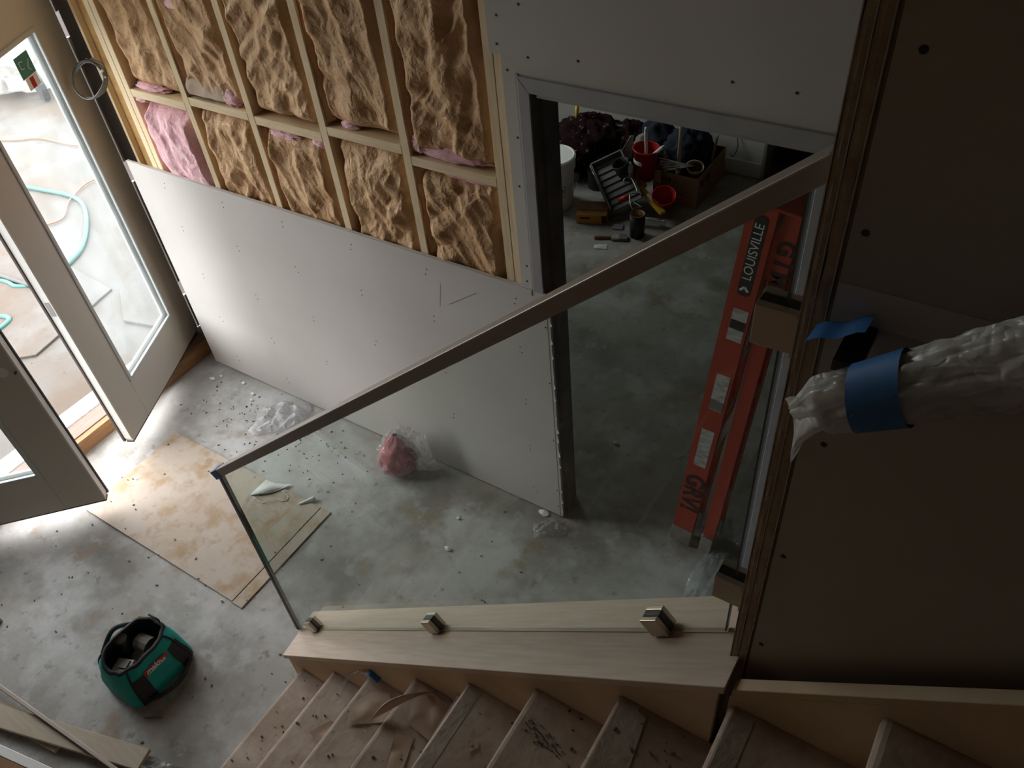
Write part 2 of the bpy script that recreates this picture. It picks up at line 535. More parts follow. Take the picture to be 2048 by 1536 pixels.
# ================================================================== SETTING
ZC = 4.2
tag(obj('floor', MB().box(-0.10, 6.5, -3.6, 4.6, -0.12, 0.0), 'concrete'), 'grey concrete slab floor running through hall and back room', kind='structure')
gm = MB().grid(60, 60, lambda u, v: V((-14 + 13.9 * u, -9 + 18 * v, -0.03 + 0.012 * noise.noise(V((u * 9, v * 9, 1))))))
tag(obj('floor_outside', gm, 'ground', smooth=True), 'pale concrete and dirt ground outside the open doors', kind='structure')
tag(obj('ceiling', MB().box(-0.40, 6.5, -3.6, 4.6, ZC, ZC + 0.1), 'bouncewall'), 'plain ceiling high over the stair hall', kind='structure')

# facade wall with door opening and added window openings
YA, YB = 0.135, -1.775         # clear door opening along y
ZH = 2.26
fm = MB()
fm.box(-0.40, -0.25, YA + 0.04, 2.1, 0, ZC)
fm.box(-0.40, -0.25, 2.1, 2.9, 0, 1.05)
fm.box(-0.40, -0.25, 2.1, 2.9, 2.05, ZC)
fm.box(-0.40, -0.25, 2.9, 4.6, 0, ZC)
fm.box(-0.40, -0.25, -3.6, YB - 0.04, 0, 2.5)
fm.box(-0.40, -0.25, YB - 0.04, YA + 0.04, ZH + 0.04, 2.5)
fm.box(-0.40, -0.25, -3.6, YA + 0.04, 3.2, ZC)
fm.box(-0.40, -0.25, -3.6, -1.22, 2.5, 3.2)
tag(obj('wall_left', fm, 'paint'), 'exterior wall that holds the open double doors', kind='structure')
tw_ = empty('window_added_1', (-0.33, -1.45, 2.5), 'unseen transom glazing added over the entrance doors for daylight', kind='structure')  # unseen transom, added to let more daylight into the hall
for y0_, y1_ in ((-1.22, -0.55), (-0.50, YA + 0.04)):
    obj('glass_pane', MB().box(-0.335, -0.325, y0_, y1_, 2.5, 3.2), 'guardglass', tw_)
obj('mullion', MB().box(-0.38, -0.27, -0.55, -0.50, 2.5, 3.2), 'doorpaint', tw_)
w2_ = empty('window_added_2', (-0.33, 2.6, 1.15), 'small unseen window added in the outer wall to light the back room', kind='structure')  # unseen window, added to brighten the back room
obj('glass_pane', MB().box(-0.335, -0.325, 2.1, 2.9, 1.05, 2.05), 'guardglass', w2_)
tag(obj('wall_front', MB().box(-0.40, 6.5, -3.7, -3.6, 0, ZC), 'bouncewall'), 'near side wall of the stair hall', kind='structure')
tag(obj('wall_right', MB().box(6.5, 6.6, -3.7, 4.6, 0, ZC), 'bouncewall'), 'end wall of the hall behind the stair', kind='structure')

# ---- stud wall between hall and back room
wall = empty('wall_back', (1.1, 0.06, 0), 'open stud wall with insulation, drywall below and beside the doorway', kind='structure')
obj('sheathing', MB().box(-0.0305, 2.36, 0.112, 0.135, 0, 3.2), 'osb', wall)
obj('plaster_panel', MB().box(-0.25, 6.5, 0.016, 0.135, 3.2, ZC), 'paint', wall)
obj('plaster_panel', MB().box(-0.25, 2.36, 0.135, 0.150, 0, ZC), 'paint', wall)
STX = [0.635, 1.032, 1.438, 1.842]
for x in STX:
    obj('stud', MB().box(x, x + 0.038, 0.016, 0.105, 0.03, 3.2), 'pine', wall, bevel=0.002, segs=1)
for x0, x1, z0, z1 in ((0.188, 0.228, 0.03, 3.2), (0.230, 0.268, 0.03, 3.2), (2.255, 2.291, 0.03, 3.2), (2.293, 2.330, 0.03, 2.24)):
    obj('stud', MB().box(x0, x1, 0.016, 0.105, z0, z1), 'pine', wall, bevel=0.002, segs=1)
for x0, x1, zt in ((0.268, 0.635, 1.775), (0.673, 1.032, 1.806), (1.070, 1.438, 1.797), (1.476, 1.842, 1.832), (1.880, 2.255, 1.797)):
    obj('blocking', MB().box(x0, x1, 0.016, 0.105, zt - 0.037, zt), 'pine_h', wall, bevel=0.002, segs=1)
obj('sole_plate', MB().box(0.0, 2.34, 0.016, 0.105, 0, 0.03), 'pine_h', wall)
# drywall
obj('drywall_panel', MB().prism([(0.0, 0.0, 0.012), (0.0, 0.0, 1.33), (0.0, 0.0015, 1.366), (0.0, 0.0135, 1.366), (0.0, 0.0135, 0.012)], (2.447, 0, 0)), 'drywall', wall)
dm = MB()
dm.box(2.292, 6.5, 0.0, 0.0145, 2.245, 3.2)
dm.box(2.332, 2.40, 0.0, 0.0145, 1.367, 2.2449)
dm.box(2.40, 6.5, 0.0, 0.0145, 2.18, 2.2449)
dm.box(3.37, 6.5, 0.0, 0.0145, 0.0, 2.18)
obj('drywall_panel', dm, 'drywall', wall)
obj('header_stud', MB().box(2.33, 6.5, 0.0146, 0.135, 2.19, 3.2), 'pine_h', wall)
obj('drywall_panel', MB().box(3.38, 6.5, 0.0146, 0.15, 0, 2.19), 'drywall', wall)
obj('folded_edge', MB().box(0.10, 2.375, -0.0022, -0.0001, 1.338, 1.3655), 'drywall', wall, bevel=0.001)
# torn lower end of the sheet at the doorway: little paper shreds
sh = MB()
for i in range(16):
    z = 0.05 + i * 0.082 + random.uniform(-.02, .02)
    l = random.uniform(0.004, 0.016)
    sh.add([(2.446, -0.0006, z), (2.446 + l, -0.004, z + 0.01), (2.446, -0.0006, z + random.uniform(.02, .05))], [(0, 1, 2)])
obj('torn_paper_edge', sh, 'drywall', wall)
# screws (a few px each): joined
sm = MB()


def dot(mb, c, nrm, r=0.0042):
    mb.lathe(V(c), [(r, -0.0002), (r, 0.0008)], 8, nrm)


for x in (0.25, 0.655, 1.05, 1.457, 1.861, 2.30):
    for z in (0.12, 0.42, 0.72, 1.02, 1.27):
        for dz in (0, 0.028):
            dot(sm, (x + random.uniform(-.01, .01), -0.0002, z + dz), (0, -1, 0), 0.003)
for z in (0.08, 0.2, 0.55, 0.9, 1.2, 1.32):
    dot(sm, (2.425, -0.0002, z), (0, -1, 0), 0.0035)
for x, z in ((2.33, 2.36), (2.322, 2.275), (2.43, 2.25), (2.60, 2.265), (2.352, 2.20), (2.37, 1.98), (2.36, 1.80), (2.362, 1.47), (2.358, 1.40), (3.06, 2.28), (3.23, 2.28), (2.41, 2.40), (2.95, 2.60)):
    dot(sm, (x, -0.0002, z), (0, -1, 0))
obj('screw_heads', sm, 'screw', wall)
# pencil marks on the sheet
pm = MB()
pm.bar((1.96, -0.0006, 1.15), (2.11, -0.0006, 1.26), 0.002, 0.0004, (0, 1, 0))
pm.bar((1.905, -0.0006, 1.12), (1.93, -0.0006, 1.25), 0.0012, 0.0004, (0, 1, 0))
obj('pencil_line', pm, 'grey', wall)

# ---- hollow metal door frame of the doorway
XL, XR, ZD = 2.432, 3.322, 2.140
fr = empty('door_frame', (2.88, 0.06, 0), 'grey hollow metal frame around the doorway to the back room', 'door frame')
obj('jamb_face', MB().prism([(2.390, -0.010, 1.369), (2.390, -0.010, 2.190), (2.432, -0.010, 2.142), (2.432, -0.010, 1.369)], (0, 0.0095, 0)), 'steel', fr, bevel=0.002)
obj('head_face', MB().prism([(2.390, -0.010, 2.190), (3.364, -0.010, 2.190), (3.322, -0.010, 2.142), (2.432, -0.010, 2.142)], (0, 0.0095, 0)), 'steel', fr, bevel=0.002)
obj('jamb_face', MB().prism([(3.364, -0.010, 0), (3.364, -0.010, 2.190), (3.322, -0.010, 2.142), (3.322, -0.010, 0)], (0, 0.0095, 0)), 'steel', fr, bevel=0.002)
obj('jamb_return', MB().box(2.4335, 2.436, -0.0004, 0.150, 0, 2.140), 'steelshade', fr)
obj('jamb_return', MB().box(2.4362, 2.452, 0.050, 0.105, 0, 2.128), 'steelshade', fr)
obj('head_return', MB().box(2.452, 3.322, -0.0004, 0.150, 2.1285, 2.141), 'steel', fr)
obj('jamb_return', MB().box(3.318, 3.322, -0.0004, 0.150, 0, 2.128), 'bluesteel', fr)
jp = obj('jamb_stop', MB().box(3.300, 3.3178, 0.045, 0.100, 0, 2.128), 'bluesteel', fr)
for z in (1.83, 1.14, 0.25):
    hp = obj('hinge_cutout', MB().box(3.3165, 3.3179, 0.006, 0.043, z - 0.06, z + 0.06), 'bluesteel2', fr)
    hm = MB()
    for dz in (-0.035, 0.0, 0.035):
        hm.lathe((3.3163, 0.024, z + dz), [(0.005, 0), (0.005, 0.0006)], 10, (-1, 0, 0))
    obj('screw_hole', hm, 'white', hp)
obj('drywall_corner', MB().box(2.380, 2.3895, -0.003, -0.0001, 1.369, 2.195), 'steel', fr)

# ---- back room
tag(obj('wall_back_room', MB().box(-0.25, 2.21, 3.36, 3.5, 0, ZC), 'paint'), 'pale far wall of the cluttered back room', kind='structure')
tag(obj('wall_alcove', MB().box(-0.40, 6.5, 4.5, 4.6, 0, ZC), 'paint'), 'dim alcove wall at the end of the back room', kind='structure')
tag(obj('baseboard_back_room', MB().box(-0.25, 2.19, 3.345, 3.3595, 0, 0.115), 'paint', bevel=0.004), 'plain baseboard along the far wall of the back room', kind='structure')
tag(obj('trim_1', MB().box(2.19, 2.215, 3.335, 3.5, 0, 2.4), 'steel', bevel=0.003), 'bright metal corner strip at the end of the far wall', kind='structure')
for i, (x, y, z0, sx, sy, sz, c) in enumerate(((2.42, 3.78, 0.0, 0.36, 0.30, 0.28, 'black'), (2.80, 3.75, 0.0, 0.30, 0.34, 0.42, 'grey'), (2.42, 3.80, 0.28, 0.30, 0.26, 0.16, 'grey'), (3.15, 3.70, 0.0, 0.28, 0.3, 0.30, 'black'))):
    cr = empty('storage_crate', (x, y, z0), ['black crate on the floor of the alcove, under a grey one', 'tall grey crate in the alcove between two black ones', 'grey crate stacked on a black crate in the alcove', 'black crate farthest right in the alcove'][i], 'crate', 'crates in the alcove')
    b = MB()
    b.box(x - sx / 2, x + sx / 2, y - sy / 2, y - sy / 2 + 0.012, z0, z0 + sz)
    b.box(x - sx / 2, x + sx / 2, y + sy / 2 - 0.012, y + sy / 2, z0, z0 + sz)
    b.box(x - sx / 2, x - sx / 2 + 0.012, y - sy / 2, y + sy / 2, z0, z0 + sz)
    b.box(x + sx / 2 - 0.012, x + sx / 2, y - sy / 2, y + sy / 2, z0, z0 + sz)
    b.box(x - sx / 2, x + sx / 2, y - sy / 2, y + sy / 2, z0, z0 + 0.012)
    obj('body', b, c, cr)
    r = MB()
    for a, e in (((-1, -1), (1, -1)), ((1, -1), (1, 1)), ((1, 1), (-1, 1)), ((-1, 1), (-1, -1))):
        r.bar((x + a[0] * sx / 2, y + a[1] * sy / 2, z0 + sz - 0.01), (x + e[0] * sx / 2, y + e[1] * sy / 2, z0 + sz - 0.01), 0.018, 0.02)
    obj('rim', r, 'grey' if c == 'black' else 'black', cr)

# ---- far side wall of the staircase (the dark wall) and its wrapped end
YW = -1.217
wst = empty('wall_stair', (4.8, YW + 0.06, 0), 'dim drywall beside the upper stair flight with a raw cut end', kind='structure')
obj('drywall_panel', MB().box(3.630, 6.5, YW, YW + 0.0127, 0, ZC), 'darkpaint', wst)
obj('framing', MB().box(3.622, 6.5, YW + 0.0129, YW + 0.10, 0, ZC), 'pine', wst)
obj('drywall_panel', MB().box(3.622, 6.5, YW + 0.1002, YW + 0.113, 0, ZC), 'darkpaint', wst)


def raggededge(x0, x1, seed):
    m = MB()
    n = 150
    rows = []
    for i in range(n):
        z = 1.0 + (ZC - 1.0) * (i / (n - 1)) ** 1.0
        a = noise.noise(V((z * 14, seed, 0))) * 0.0022
        b = noise.noise(V((z * 9, seed + 4, 0))) * 0.0018
        c = noise.noise(V((z * 30, seed + 8, 0))) * 0.0015
        rows.append([(x0 + a, YW + 0.10, z), (x0 + a, YW + 0.001 + c, z), ((x0 + x1) / 2, YW - 0.0015 + c, z), (x1 + b, YW + 0.001 - c, z), (x1 + b, YW + 0.10, z)])
    vs = [q for r in rows for q in r]
    fs = [(i * 5 + k, i * 5 + k + 1, (i + 1) * 5 + k + 1, (i + 1) * 5 + k) for i in range(n - 1) for k in range(4)]
    m.add(vs, fs)
    m.f = [tuple(reversed(f)) for f in m.f]
    return m


for i, (a, b) in enumerate(((3.596, 3.6075), (3.6095, 3.6235))):
    obj('drywall_end_layer', raggededge(a, b, i * 3.3), 'drywall_edge', wst)
    obj('paper_face', MB().box(b, b + 0.0012, YW - 0.0022, YW + 0.1, 1.0, ZC), 'drywall', wst)
obj('paper_face', MB().box(3.5942, 3.5954, YW - 0.001, YW + 0.1, 1.0, ZC), 'drywall', wst)
sm = MB()
for x, z in ((3.645, 2.72), (3.660, 2.60), (3.66, 2.385), (3.645, 2.11), (3.645, 1.83), (3.655, 2.92), (3.95, 2.9)):
    dot(sm, (x, YW - 0.0002, z), (0, -1, 0), 0.0045)
obj('screw_heads', sm, 'screw', wst)
obj('joint_tape', MB().box(3.63, 3.9, YW - 0.0006, YW - 0.0001, 2.60, 2.65), 'drywall', wst)

# ================================================================== DOORS
def leaf(name, hinge, free, label, lock):
    h, f = V((*hinge, 0)), V((*free, 0))
    d = (f - h)
    L = d.length
    d.normalize()
    nrm = V((0, 0, 1)).cross(d)        # one face normal
    if nrm.dot(CAM - h) < 0:
        nrm = -nrm
    z0, z1 = 0.105, 2.245
    T = 0.044
    e = empty(name, (h.x, h.y, z0), label, kind='structure')

    def bx(u0, u1, za, zb, t0=-T, t1=0.0):
        m = MB()
        return m.obox(h + d * ((u0 + u1) / 2) + nrm * ((t0 + t1) / 2) + V((0, 0, (za + zb) / 2)), d, nrm, (0, 0, 1), (u1 - u0) / 2, (t1 - t0) / 2, (zb - za) / 2)
    g0, g1, gz0, gz1 = 0.185, L - 0.195, 0.36, 2.03
    obj('stile', bx(0, g0, z0, z1), 'doorpaint', e, bevel=0.003)
    obj('stile', bx(g1, L, z0, z1), 'doorpaint', e, bevel=0.003)
    obj('rail', bx(g0, g1, z0, gz0), 'doorpaint', e)
    obj('rail', bx(g0, g1, gz1, z1), 'doorpaint', e)
    obj('glass_pane', bx(g0, g1, gz0, gz1, -T * 0.62, -T * 0.42), 'doorglass', e)
    w_ = 0.022
    for t0, t1 in ((-0.008, 0.007), (-T - 0.007, -T + 0.008)):
        for q in ((g0, g0 + w_, gz0, gz1), (g1 - w_, g1, gz0, gz1), (g0 + w_, g1 - w_, gz0, gz0 + w_), (g0 + w_, g1 - w_, gz1 - w_, gz1)):
            obj('glazing_bead', bx(*q, t0, t1), 'bead', e, bevel=0.004)
    # free edge: white strip with weatherstrip
    obj('edge_strip', bx(L, L + 0.004, z0 + 0.02, z1, -T + 0.002, -0.003), 'whitepaint', e)
    obj('weatherstrip', bx(L - 0.006, L + 0.010, z0, z1, -T - 0.014, -T), 'rubber', e, bevel=0.003)
    obj('door_sweep', bx(0.01, L, z0 - 0.012, z0, -T, -0.004), 'rubber', e)
    for za, zb_ in (((0.46, 1.13), (1.25, 1.90), (0.115, 0.36), (2.02, 2.24)) if not lock else ((0.35, 0.45), (1.13, 1.23), (1.95, 2.05))):
        obj('hinge_strip', bx(-0.026, -0.004, za, zb_, -0.010, 0.004), 'whitepaint', e)
    if lock:
        m = MB()
        m.lathe(h + d * (L - 0.065) + nrm * 0.0005 + V((0, 0, 1.012)), [(0.027, 0), (0.027, 0.001)], 20, nrm)
        obj('lock_bore_daylight', m, 'white', e)  # white disc painted as daylight showing through the lock hole
        m = MB()
        m.lathe(h + d * (L - 0.010) + nrm * 0.001 + V((0, 0, 1.00)), [(0.006, 0), (0.006, 0.012), (0.003, 0.014)], 10, nrm)
        obj('latch', m, 'rubber', e)
    else:
        m = bx(L + 0.0042, L + 0.006, 0.98, 1.06, -0.034, -0.012)
        obj('strike_plate', m, 'steel', e)
        st = bx(0.284, 0.392, 1.868, 1.963, -T * 0.42 + 0.0005, -T * 0.42 + 0.0015)
        so = obj('window_sticker', st, 'decalgreen', e)
        obj('sticker_tab', bx(0.290, 0.380, 1.815, 1.8675, -T * 0.42 + 0.0005, -T * 0.42 + 0.0015), 'white', e)
        obj('sticker_tab', bx(0.322, 0.352, 1.815, 1.862, -T * 0.42 + 0.0016, -T * 0.42 + 0.002), 'red', e)
        mk = MB()
        c0 = h + nrm * (-T * 0.42 + 0.0018)
        for q in (((0.30, 1.93), (0.325, 1.90)), ((0.325, 1.90), (0.312, 1.885)), ((0.345, 1.935), (0.372, 1.94)), ((0.372, 1.94), (0.372, 1.91)), ((0.372, 1.91), (0.350, 1.905))):
            mk.bar(c0 + d * q[0][0] + V((0, 0, q[0][1])), c0 + d * q[1][0] + V((0, 0, q[1][1])), 0.003, 0.0005, nrm)
        obj('sticker_print', mk, 'white', so)
    return e


HA, FA = (-0.228, 0.105), (0.193, -0.737)
HB, FB = (-0.240, -1.745), (0.400, -1.082)
leaf('door_1', HA, FA, 'glazed entrance door leaf swung in beside the insulated stud wall', False)
leaf('door_2', HB, FB, 'glazed entrance door leaf nearest the camera, with a bored lock hole', True)
# jamb, casing
jm = MB()
jm.box(-0.40, -0.20, YA, YA + 0.03, 0.0, ZH)
jm.box(-0.20, -0.050, 0.108, YA + 0.03, 0.0, ZH)
tag(obj('trim_2', jm, 'rubber'), 'dark brown door jamb behind the hinges of the far leaf', kind='structure')
tag(obj('trim_3', MB().box(-0.0495, -0.031, 0.085, YA + 0.02, 0.0, ZH), 'pine'), 'thin pale wooden jamb strip beside the dark jamb', kind='structure')
tag(obj('trim_4', MB().box(-0.40, -0.20, YB - 0.04, YB, 0.0, ZH), 'rubber'), 'dark door jamb at the near door leaf', kind='structure')
tag(obj('trim_5', MB().box(-0.40, -0.20, YB - 0.04, YA + 0.03, ZH + 0.0005, ZH + 0.04), 'rubber'), 'dark head jamb over the double doors', kind='structure')
# threshold: brown curb, tan board, white sill
sl = empty('door_threshold', (-0.22, -0.82, 0), 'stepped wooden threshold with white sill under the double doors', 'threshold')
obj('curb_board', MB().box(-0.135, -0.095, YB - 0.04, 0.080, 0, 0.088), 'wood_dark', sl, bevel=0.003)
obj('tan_board', MB().box(-0.245, -0.1352, YB - 0.04, 0.080, 0, 0.094), 'wood_tan', sl, bevel=0.002)
obj('white_sill', MB().prism([(-0.246, YB, 0.0), (-0.246, YB, 0.100), (-0.405, YB, 0.060), (-0.46, YB, 0.03), (-0.46, YB, 0.0)], (0, YA - YB - 0.002, 0)), 'whitepaint', sl)
# wire coil hanging on the jamb
cl = empty('wire_coil', (-0.14, 0.09, 1.60), 'loop of grey wire hung beside the dark door jamb', 'wire coil')
for k in range(4):
    m = MB()
    r = 0.098 - k * 0.004
    pts = []
    for i in range(28):
        t = 2 * math.pi * i / 28
        pts.append((-0.049 + 0.0 + r * (0.95 * math.cos(t) + 0.05 * math.sin(t)) + 0.004 * k, 0.030 - 0.006 * k + 0.30 * r * math.cos(t) + 0.45 * r * math.sin(t), 1.763 + r * math.sin(t) * 0.80 + 0.006 * math.sin(3 * t + k)))
    m.tube(pts, 0.0035, 6, closed=True)
    obj('wire_turn', m, 'grey', cl, smooth=True)
m = MB()
for zz in (1.76, 1.79):
    m.tube([(0.030, 0.055, zz), (0.038, 0.045, zz + 0.01), (0.046, 0.055, zz + 0.02)], 0.006, 6)
obj('tie', m, 'paperwhite', cl)
m = MB()
m.tube([(-0.060, 0.108, 1.838), (-0.055, 0.07, 1.836), (-0.05, 0.055, 1.850)], 0.003, 6)
obj('hook', m, 'steel', cl)

# ================================================================== STAIRS
YS, RUN, RISE, S0 = -1.280, 0.2354, 0.2109, 1.978
YN = -2.46
stx = empty('staircase', (2.6, -1.85, 0), 'straight stair flight under dusty brown protection paper', 'stairs')
NSTEP = 13
for k in range(NSTEP):
    x, z = S0 + RUN * k, RISE * (k + 1)
    r = 0.016
    prof = [(x + RUN + 0.02, z)]
    for i in range(7):
        t = math.pi / 2 + math.pi * i / 6
        prof.append((x + r + r * math.cos(t), z - r + r * math.sin(t)))
    prof.append((x + RUN + 0.02, z - 2 * r))
    m = MB().prism([(a, YS - 0.0005, b) for a, b in prof], (0, YN - YS, 0))
    m.f = [tuple(reversed(f)) for f in m.f]
    tr = obj('tread', m, 'steppaper', stx)
    obj('riser', MB().box(x + 0.022, x + 0.040, YN, YS - 0.001, z - RISE, z - 2 * r - 0.0005), 'steppaper', stx)
    if k in (4, 6, 7):
        obj('nosing_tape', MB().box(x + 0.012, x + 0.052, YN, YS - 0.004, z + 0.0004, z + 0.0012), 'tape', tr)
    if k == 6:
        obj('tape_strip', MB().prism([(x + 0.03, YS - 0.01, z + 0.0014), (x + 0.075, YS - 0.02, z + 0.0014), (x + 0.12, -1.62, z + 0.0014), (x + 0.075, -1.62, z + 0.0014)], (0, 0, 0.0008)), 'tape', tr)
for y0 in (YN - 0.04,):
    obj('stringer', MB().prism([(S0 + 0.02, y0, 0), (S0 + 0.02, y0, 0.12), (S0 + RUN * NSTEP, y0, RISE * NSTEP + 0.12), (S0 + RUN * NSTEP, y0, 0)], (0, 0.04, 0)), 'maple_side', stx)
# curb beside the steps
SL = 0.8749
cz = lambda x: 0.259 + SL * (x - 1.902)
cu = empty('stair_curb', (2.6, -1.18, 0), 'pale sanded wooden curb that carries the glass guard', 'curb')
X0, X1 = 1.872, 3.612


def slab(xa, xb, ya, yb, top, bot):
    """sloping slab: z = cz(x)+top .. cz(x)+bot; the low end is cut square to the slope"""
    return MB().prism([(xa, ya, cz(xa) + bot), (xb, ya, cz(xb) + bot), (xb, ya, cz(xb) + top), (xa, ya, cz(xa) + top)], (0, yb - ya, 0))


m = MB().prism([(1.902, -1.290, cz(1.902)), (3.612, -1.290, cz(3.612)), (3.612, -1.062, cz(3.612)), (1.845, -1.062, cz(1.845))], (0, 0, -0.028))
obj('cap', m, 'maple', cu, bevel=0.002)
obj('fascia', MB().prism([(1.915, -1.2795, 0.0), (3.60, -1.2795, 0.5), (3.60, -1.2795, cz(3.60) - 0.030), (1.915, -1.2795, cz(1.915) - 0.030)], (0, 0.02, 0)), 'maple_side', cu)
obj('panel', MB().prism([(1.915, -1.075, 0.0), (3.60, -1.075, 0.0), (3.60, -1.075, cz(3.60) - 0.030), (1.90, -1.075, cz(1.90) - 0.030)], (0, 0.012, 0)), 'drywall', cu)
obj('end_panel', MB().prism([(1.905, -1.275, 0.0), (1.905, -1.08, 0.0), (1.88, -1.08, cz(1.88) - 0.030), (1.908, -1.275, cz(1.908) - 0.030)], (0.012, 0, 0)), 'maple_side', cu)
# bead line where the glass sits in the cap
obj('groove_strip', MB().prism([(1.856, -1.163, cz(1.856) + 0.0004), (3.60, -1.163, cz(3.60) + 0.0004), (3.60, -1.151, cz(3.60) + 0.0004), (1.854, -1.151, cz(1.854) + 0.0004)], (0, 0, 0.004)), 'maple', cu)
# skirt board along the dark wall
sk = empty('stair_skirt', (4.3, -1.25, 1.2), 'narrow pale skirt board under the dim stair wall', 'skirt board')
zs = lambda x: 1.744 + 0.925 * (x - 3.622)
obj('board', MB().prism([(3.622, YS, zs(3.622) - 0.32), (5.2, YS, zs(5.2) - 0.32), (5.2, YS, zs(5.2) - 0.03), (3.622, YS, zs(3.622) - 0.03)], (0, 0.022, 0)), 'maple_side', sk)
obj('cap', MB().prism([(3.624, YS - 0.001, zs(3.624) - 0.0295), (5.2, YS - 0.001, zs(5.2) - 0.0295), (5.2, YS - 0.001, zs(5.2) - 0.004), (3.624, YS - 0.001, zs(3.624) - 0.004)], (0, 0.026, 0)), 'maple_side', sk, bevel=0.002)

# ================================================================== GLASS GUARD
YG = -1.157
gd = empty('glass_guard', (2.7, YG, 0.2), 'clear glass stair guard with bronze top rail and square clamps', 'glass guard')
gx0, gx1 = 1.858, 3.566
zt = lambda x: 1.222 + (2.752 - 1.222) / (3.58 - 1.846) * (x - 1.846)
zb = lambda x: cz(x) + 0.008
obj('glass_panel', MB().prism([(gx0, YG - 0.006, zb(gx0)), (gx1, YG - 0.006, zb(gx1)), (gx1, YG - 0.006, zt(gx1)), (gx0, YG - 0.006, zt(gx0))], (0, 0.012, 0)), 'guardglass', gd)
rd = V((1, 0, SL)).normalized()
rm = MB()
p0, p1 = V((1.842, YG, zt(1.842) + 0.004)), V((3.594, YG, zt(3.594) + 0.004))
rm.bar(p0, p1, 0.034, 0.030)
obj('top_rail', rm, 'bronze', gd, bevel=0.003)
obj('edge_trim', MB().box(gx0 - 0.008, gx0 + 0.004, YG - 0.009, YG + 0.009, zb(gx0), zt(gx0) - 0.012), 'glassedge', gd)
obj('edge_trim', MB().box(gx1 - 0.002, gx1 + 0.001, YG - 0.0065, YG + 0.0065, zb(gx1), zt(gx1) - 0.012), 'glassedge', gd)
tm = MB()
tm.bar(p0 - rd * 0.001, p0 + rd * 0.052, 0.0365, 0.0325)
obj('tape_wrap', tm, 'bluetape', gd)


def clamp(c, ax, az, sz, screws):
    ax, az = V(ax).normalized(), V(az).normalized()
    ay = V((0, 1, 0))
    e = []
    for s, nm in ((-1, 'clamp_plate'), (1, 'clamp_plate')):
        m = MB().obox(V(c) + ay * (s * 0.0155), ax, ay, az, sz, 0.006, sz)
        o = obj(nm, m, 'nickel', gd, bevel=0.002)
        if s < 0:
            for q in screws:
                t = MB().lathe(V(c) + ax * q[0] * sz + az * q[1] * sz - ay * 0.0217, [(0.0045, 0), (0.0045, 0.0012), (0.002, 0.0013)], 12, (0, -1, 0))
                obj('screw', t, 'steel', o)
    obj('clamp_gasket', MB().obox(V(c), ax, ay, az, sz * 0.94, 0.0094, sz * 0.94), 'black', gd)


for x in (2.005, 2.715, 3.44):
    clamp(V((x, YG, cz(x))) + V((-SL, 0, 1)).normalized() * 0.030, rd, (-SL, 0, 1), 0.025, ())
for x, z in ((3.562, 2.520), (3.565, 1.882)):
    clamp((x, YG, z), (1, 0, 0), (0, 0, 1), 0.034, ((0.75, 0.45), (0.75, -0.75)))
    obj('wall_bracket', MB().box(3.585, 3.5940, YG - 0.028, YG + 0.028, z - 0.034, z + 0.034), 'nickel', gd)

# ================================================================== INSULATION
def batt(x0, x1, z0, z1, seed, name, mat, label, nu=64, bul=0.055, fr=(7, 3.2), amp=0.05, tilt=0.0):
    nv = int(nu * (z1 - z0) / (x1 - x0))
    wd, ht = x1 - x0, z1 - z0
    rg = random.Random(int(seed * 13))
    folds = [(rg.uniform(-0.5, 0.9), rg.uniform(4, 7), 0.05, 0), (rg.uniform(-1.0, 0.3), rg.uniform(5, 9), 0.045, 5), (rg.uniform(0.6, 1.5), rg.uniform(6, 10), 0.035, 11),
             (rg.uniform(-1.4, 1.4), rg.uniform(11, 17), 0.018, 17), (rg.uniform(-1.4, 1.4), rg.uniform(13, 20), 0.015, 23)]

    def fn(u, v):
        x, z = x0 + wd * u, z0 + ht * v
        eu = min(u, 1 - u)
        ev = min(v, 1 - v)
        edge = min(1.0, eu * 9.0) ** 0.55 * min(1.0, (ev * ht / wd) * 8.0) ** 0.55
        q = V((x * fr[0] + tilt * z * fr[0] + seed * 11.1, z * fr[1] + tilt * x * 2, seed * 3.7))
        q = q + V((noise.noise(q * 0.7), noise.noise(q * 0.7 + V((9, 9, 9))), 0)) * 0.7
        h = 0.0
        for i_, (ang, f_, am, mk_) in enumerate(folds):
            t_ = (x * math.cos(ang) + z * math.sin(ang)) * f_ + 0.55 * noise.noise(q * 0.45 + V((i_ * 3.1, 0, 7))) + i_ * 0.37
            tri = abs((t_ % 1.0) - 0.5) * 2
            msk = max(0.0, min(1.0, 0.5 + 1.9 * noise.noise(V((x * 5 + i_ * 5.5, z * 3.5, seed * 1.9 + mk_)))))
            h += am * (tri - 0.5) * msk
        c2 = 0.5 - abs(noise.noise(q * 1.2 + V((3, 7, 1))))
        c3 = 0.5 - abs(noise.noise(q * 3.1 + V((1, 2, 8))))
        vd = noise.voronoi(V((x * 13, z * 10 + tilt * x * 6, seed)))[0]
        vf = 0.5 - abs(noise.noise(V((x * 13 + tilt * z * 6 + seed, z * 2.1, seed * 5.1))))
        h = h * amp * 8.5 + amp * 0.34 * (vf - 0.25) + amp * 0.22 * (c2 - 0.25) + amp * 0.14 * (c3 - 0.25) + 0.005 * (vd[1] - vd[0])
        y = 0.088 - bul * edge * (1.0 + 0.30 * math.sin(math.pi * min(1, 1.25 * (1 - v)))) - h * edge
        xx = x + 0.010 * noise.noise(q * 0.8 + V((4, 4, 4))) * (1 if 0.02 < u < 0.98 else 0)
        return V((xx, max(0.004 if eu < .08 else -0.012, min(y, 0.108)), z))
    o = obj(name, MB().grid(nu, nv, fn), mat, smooth=True)
    return tag(o, label, 'insulation', 'insulation batts in the stud wall')


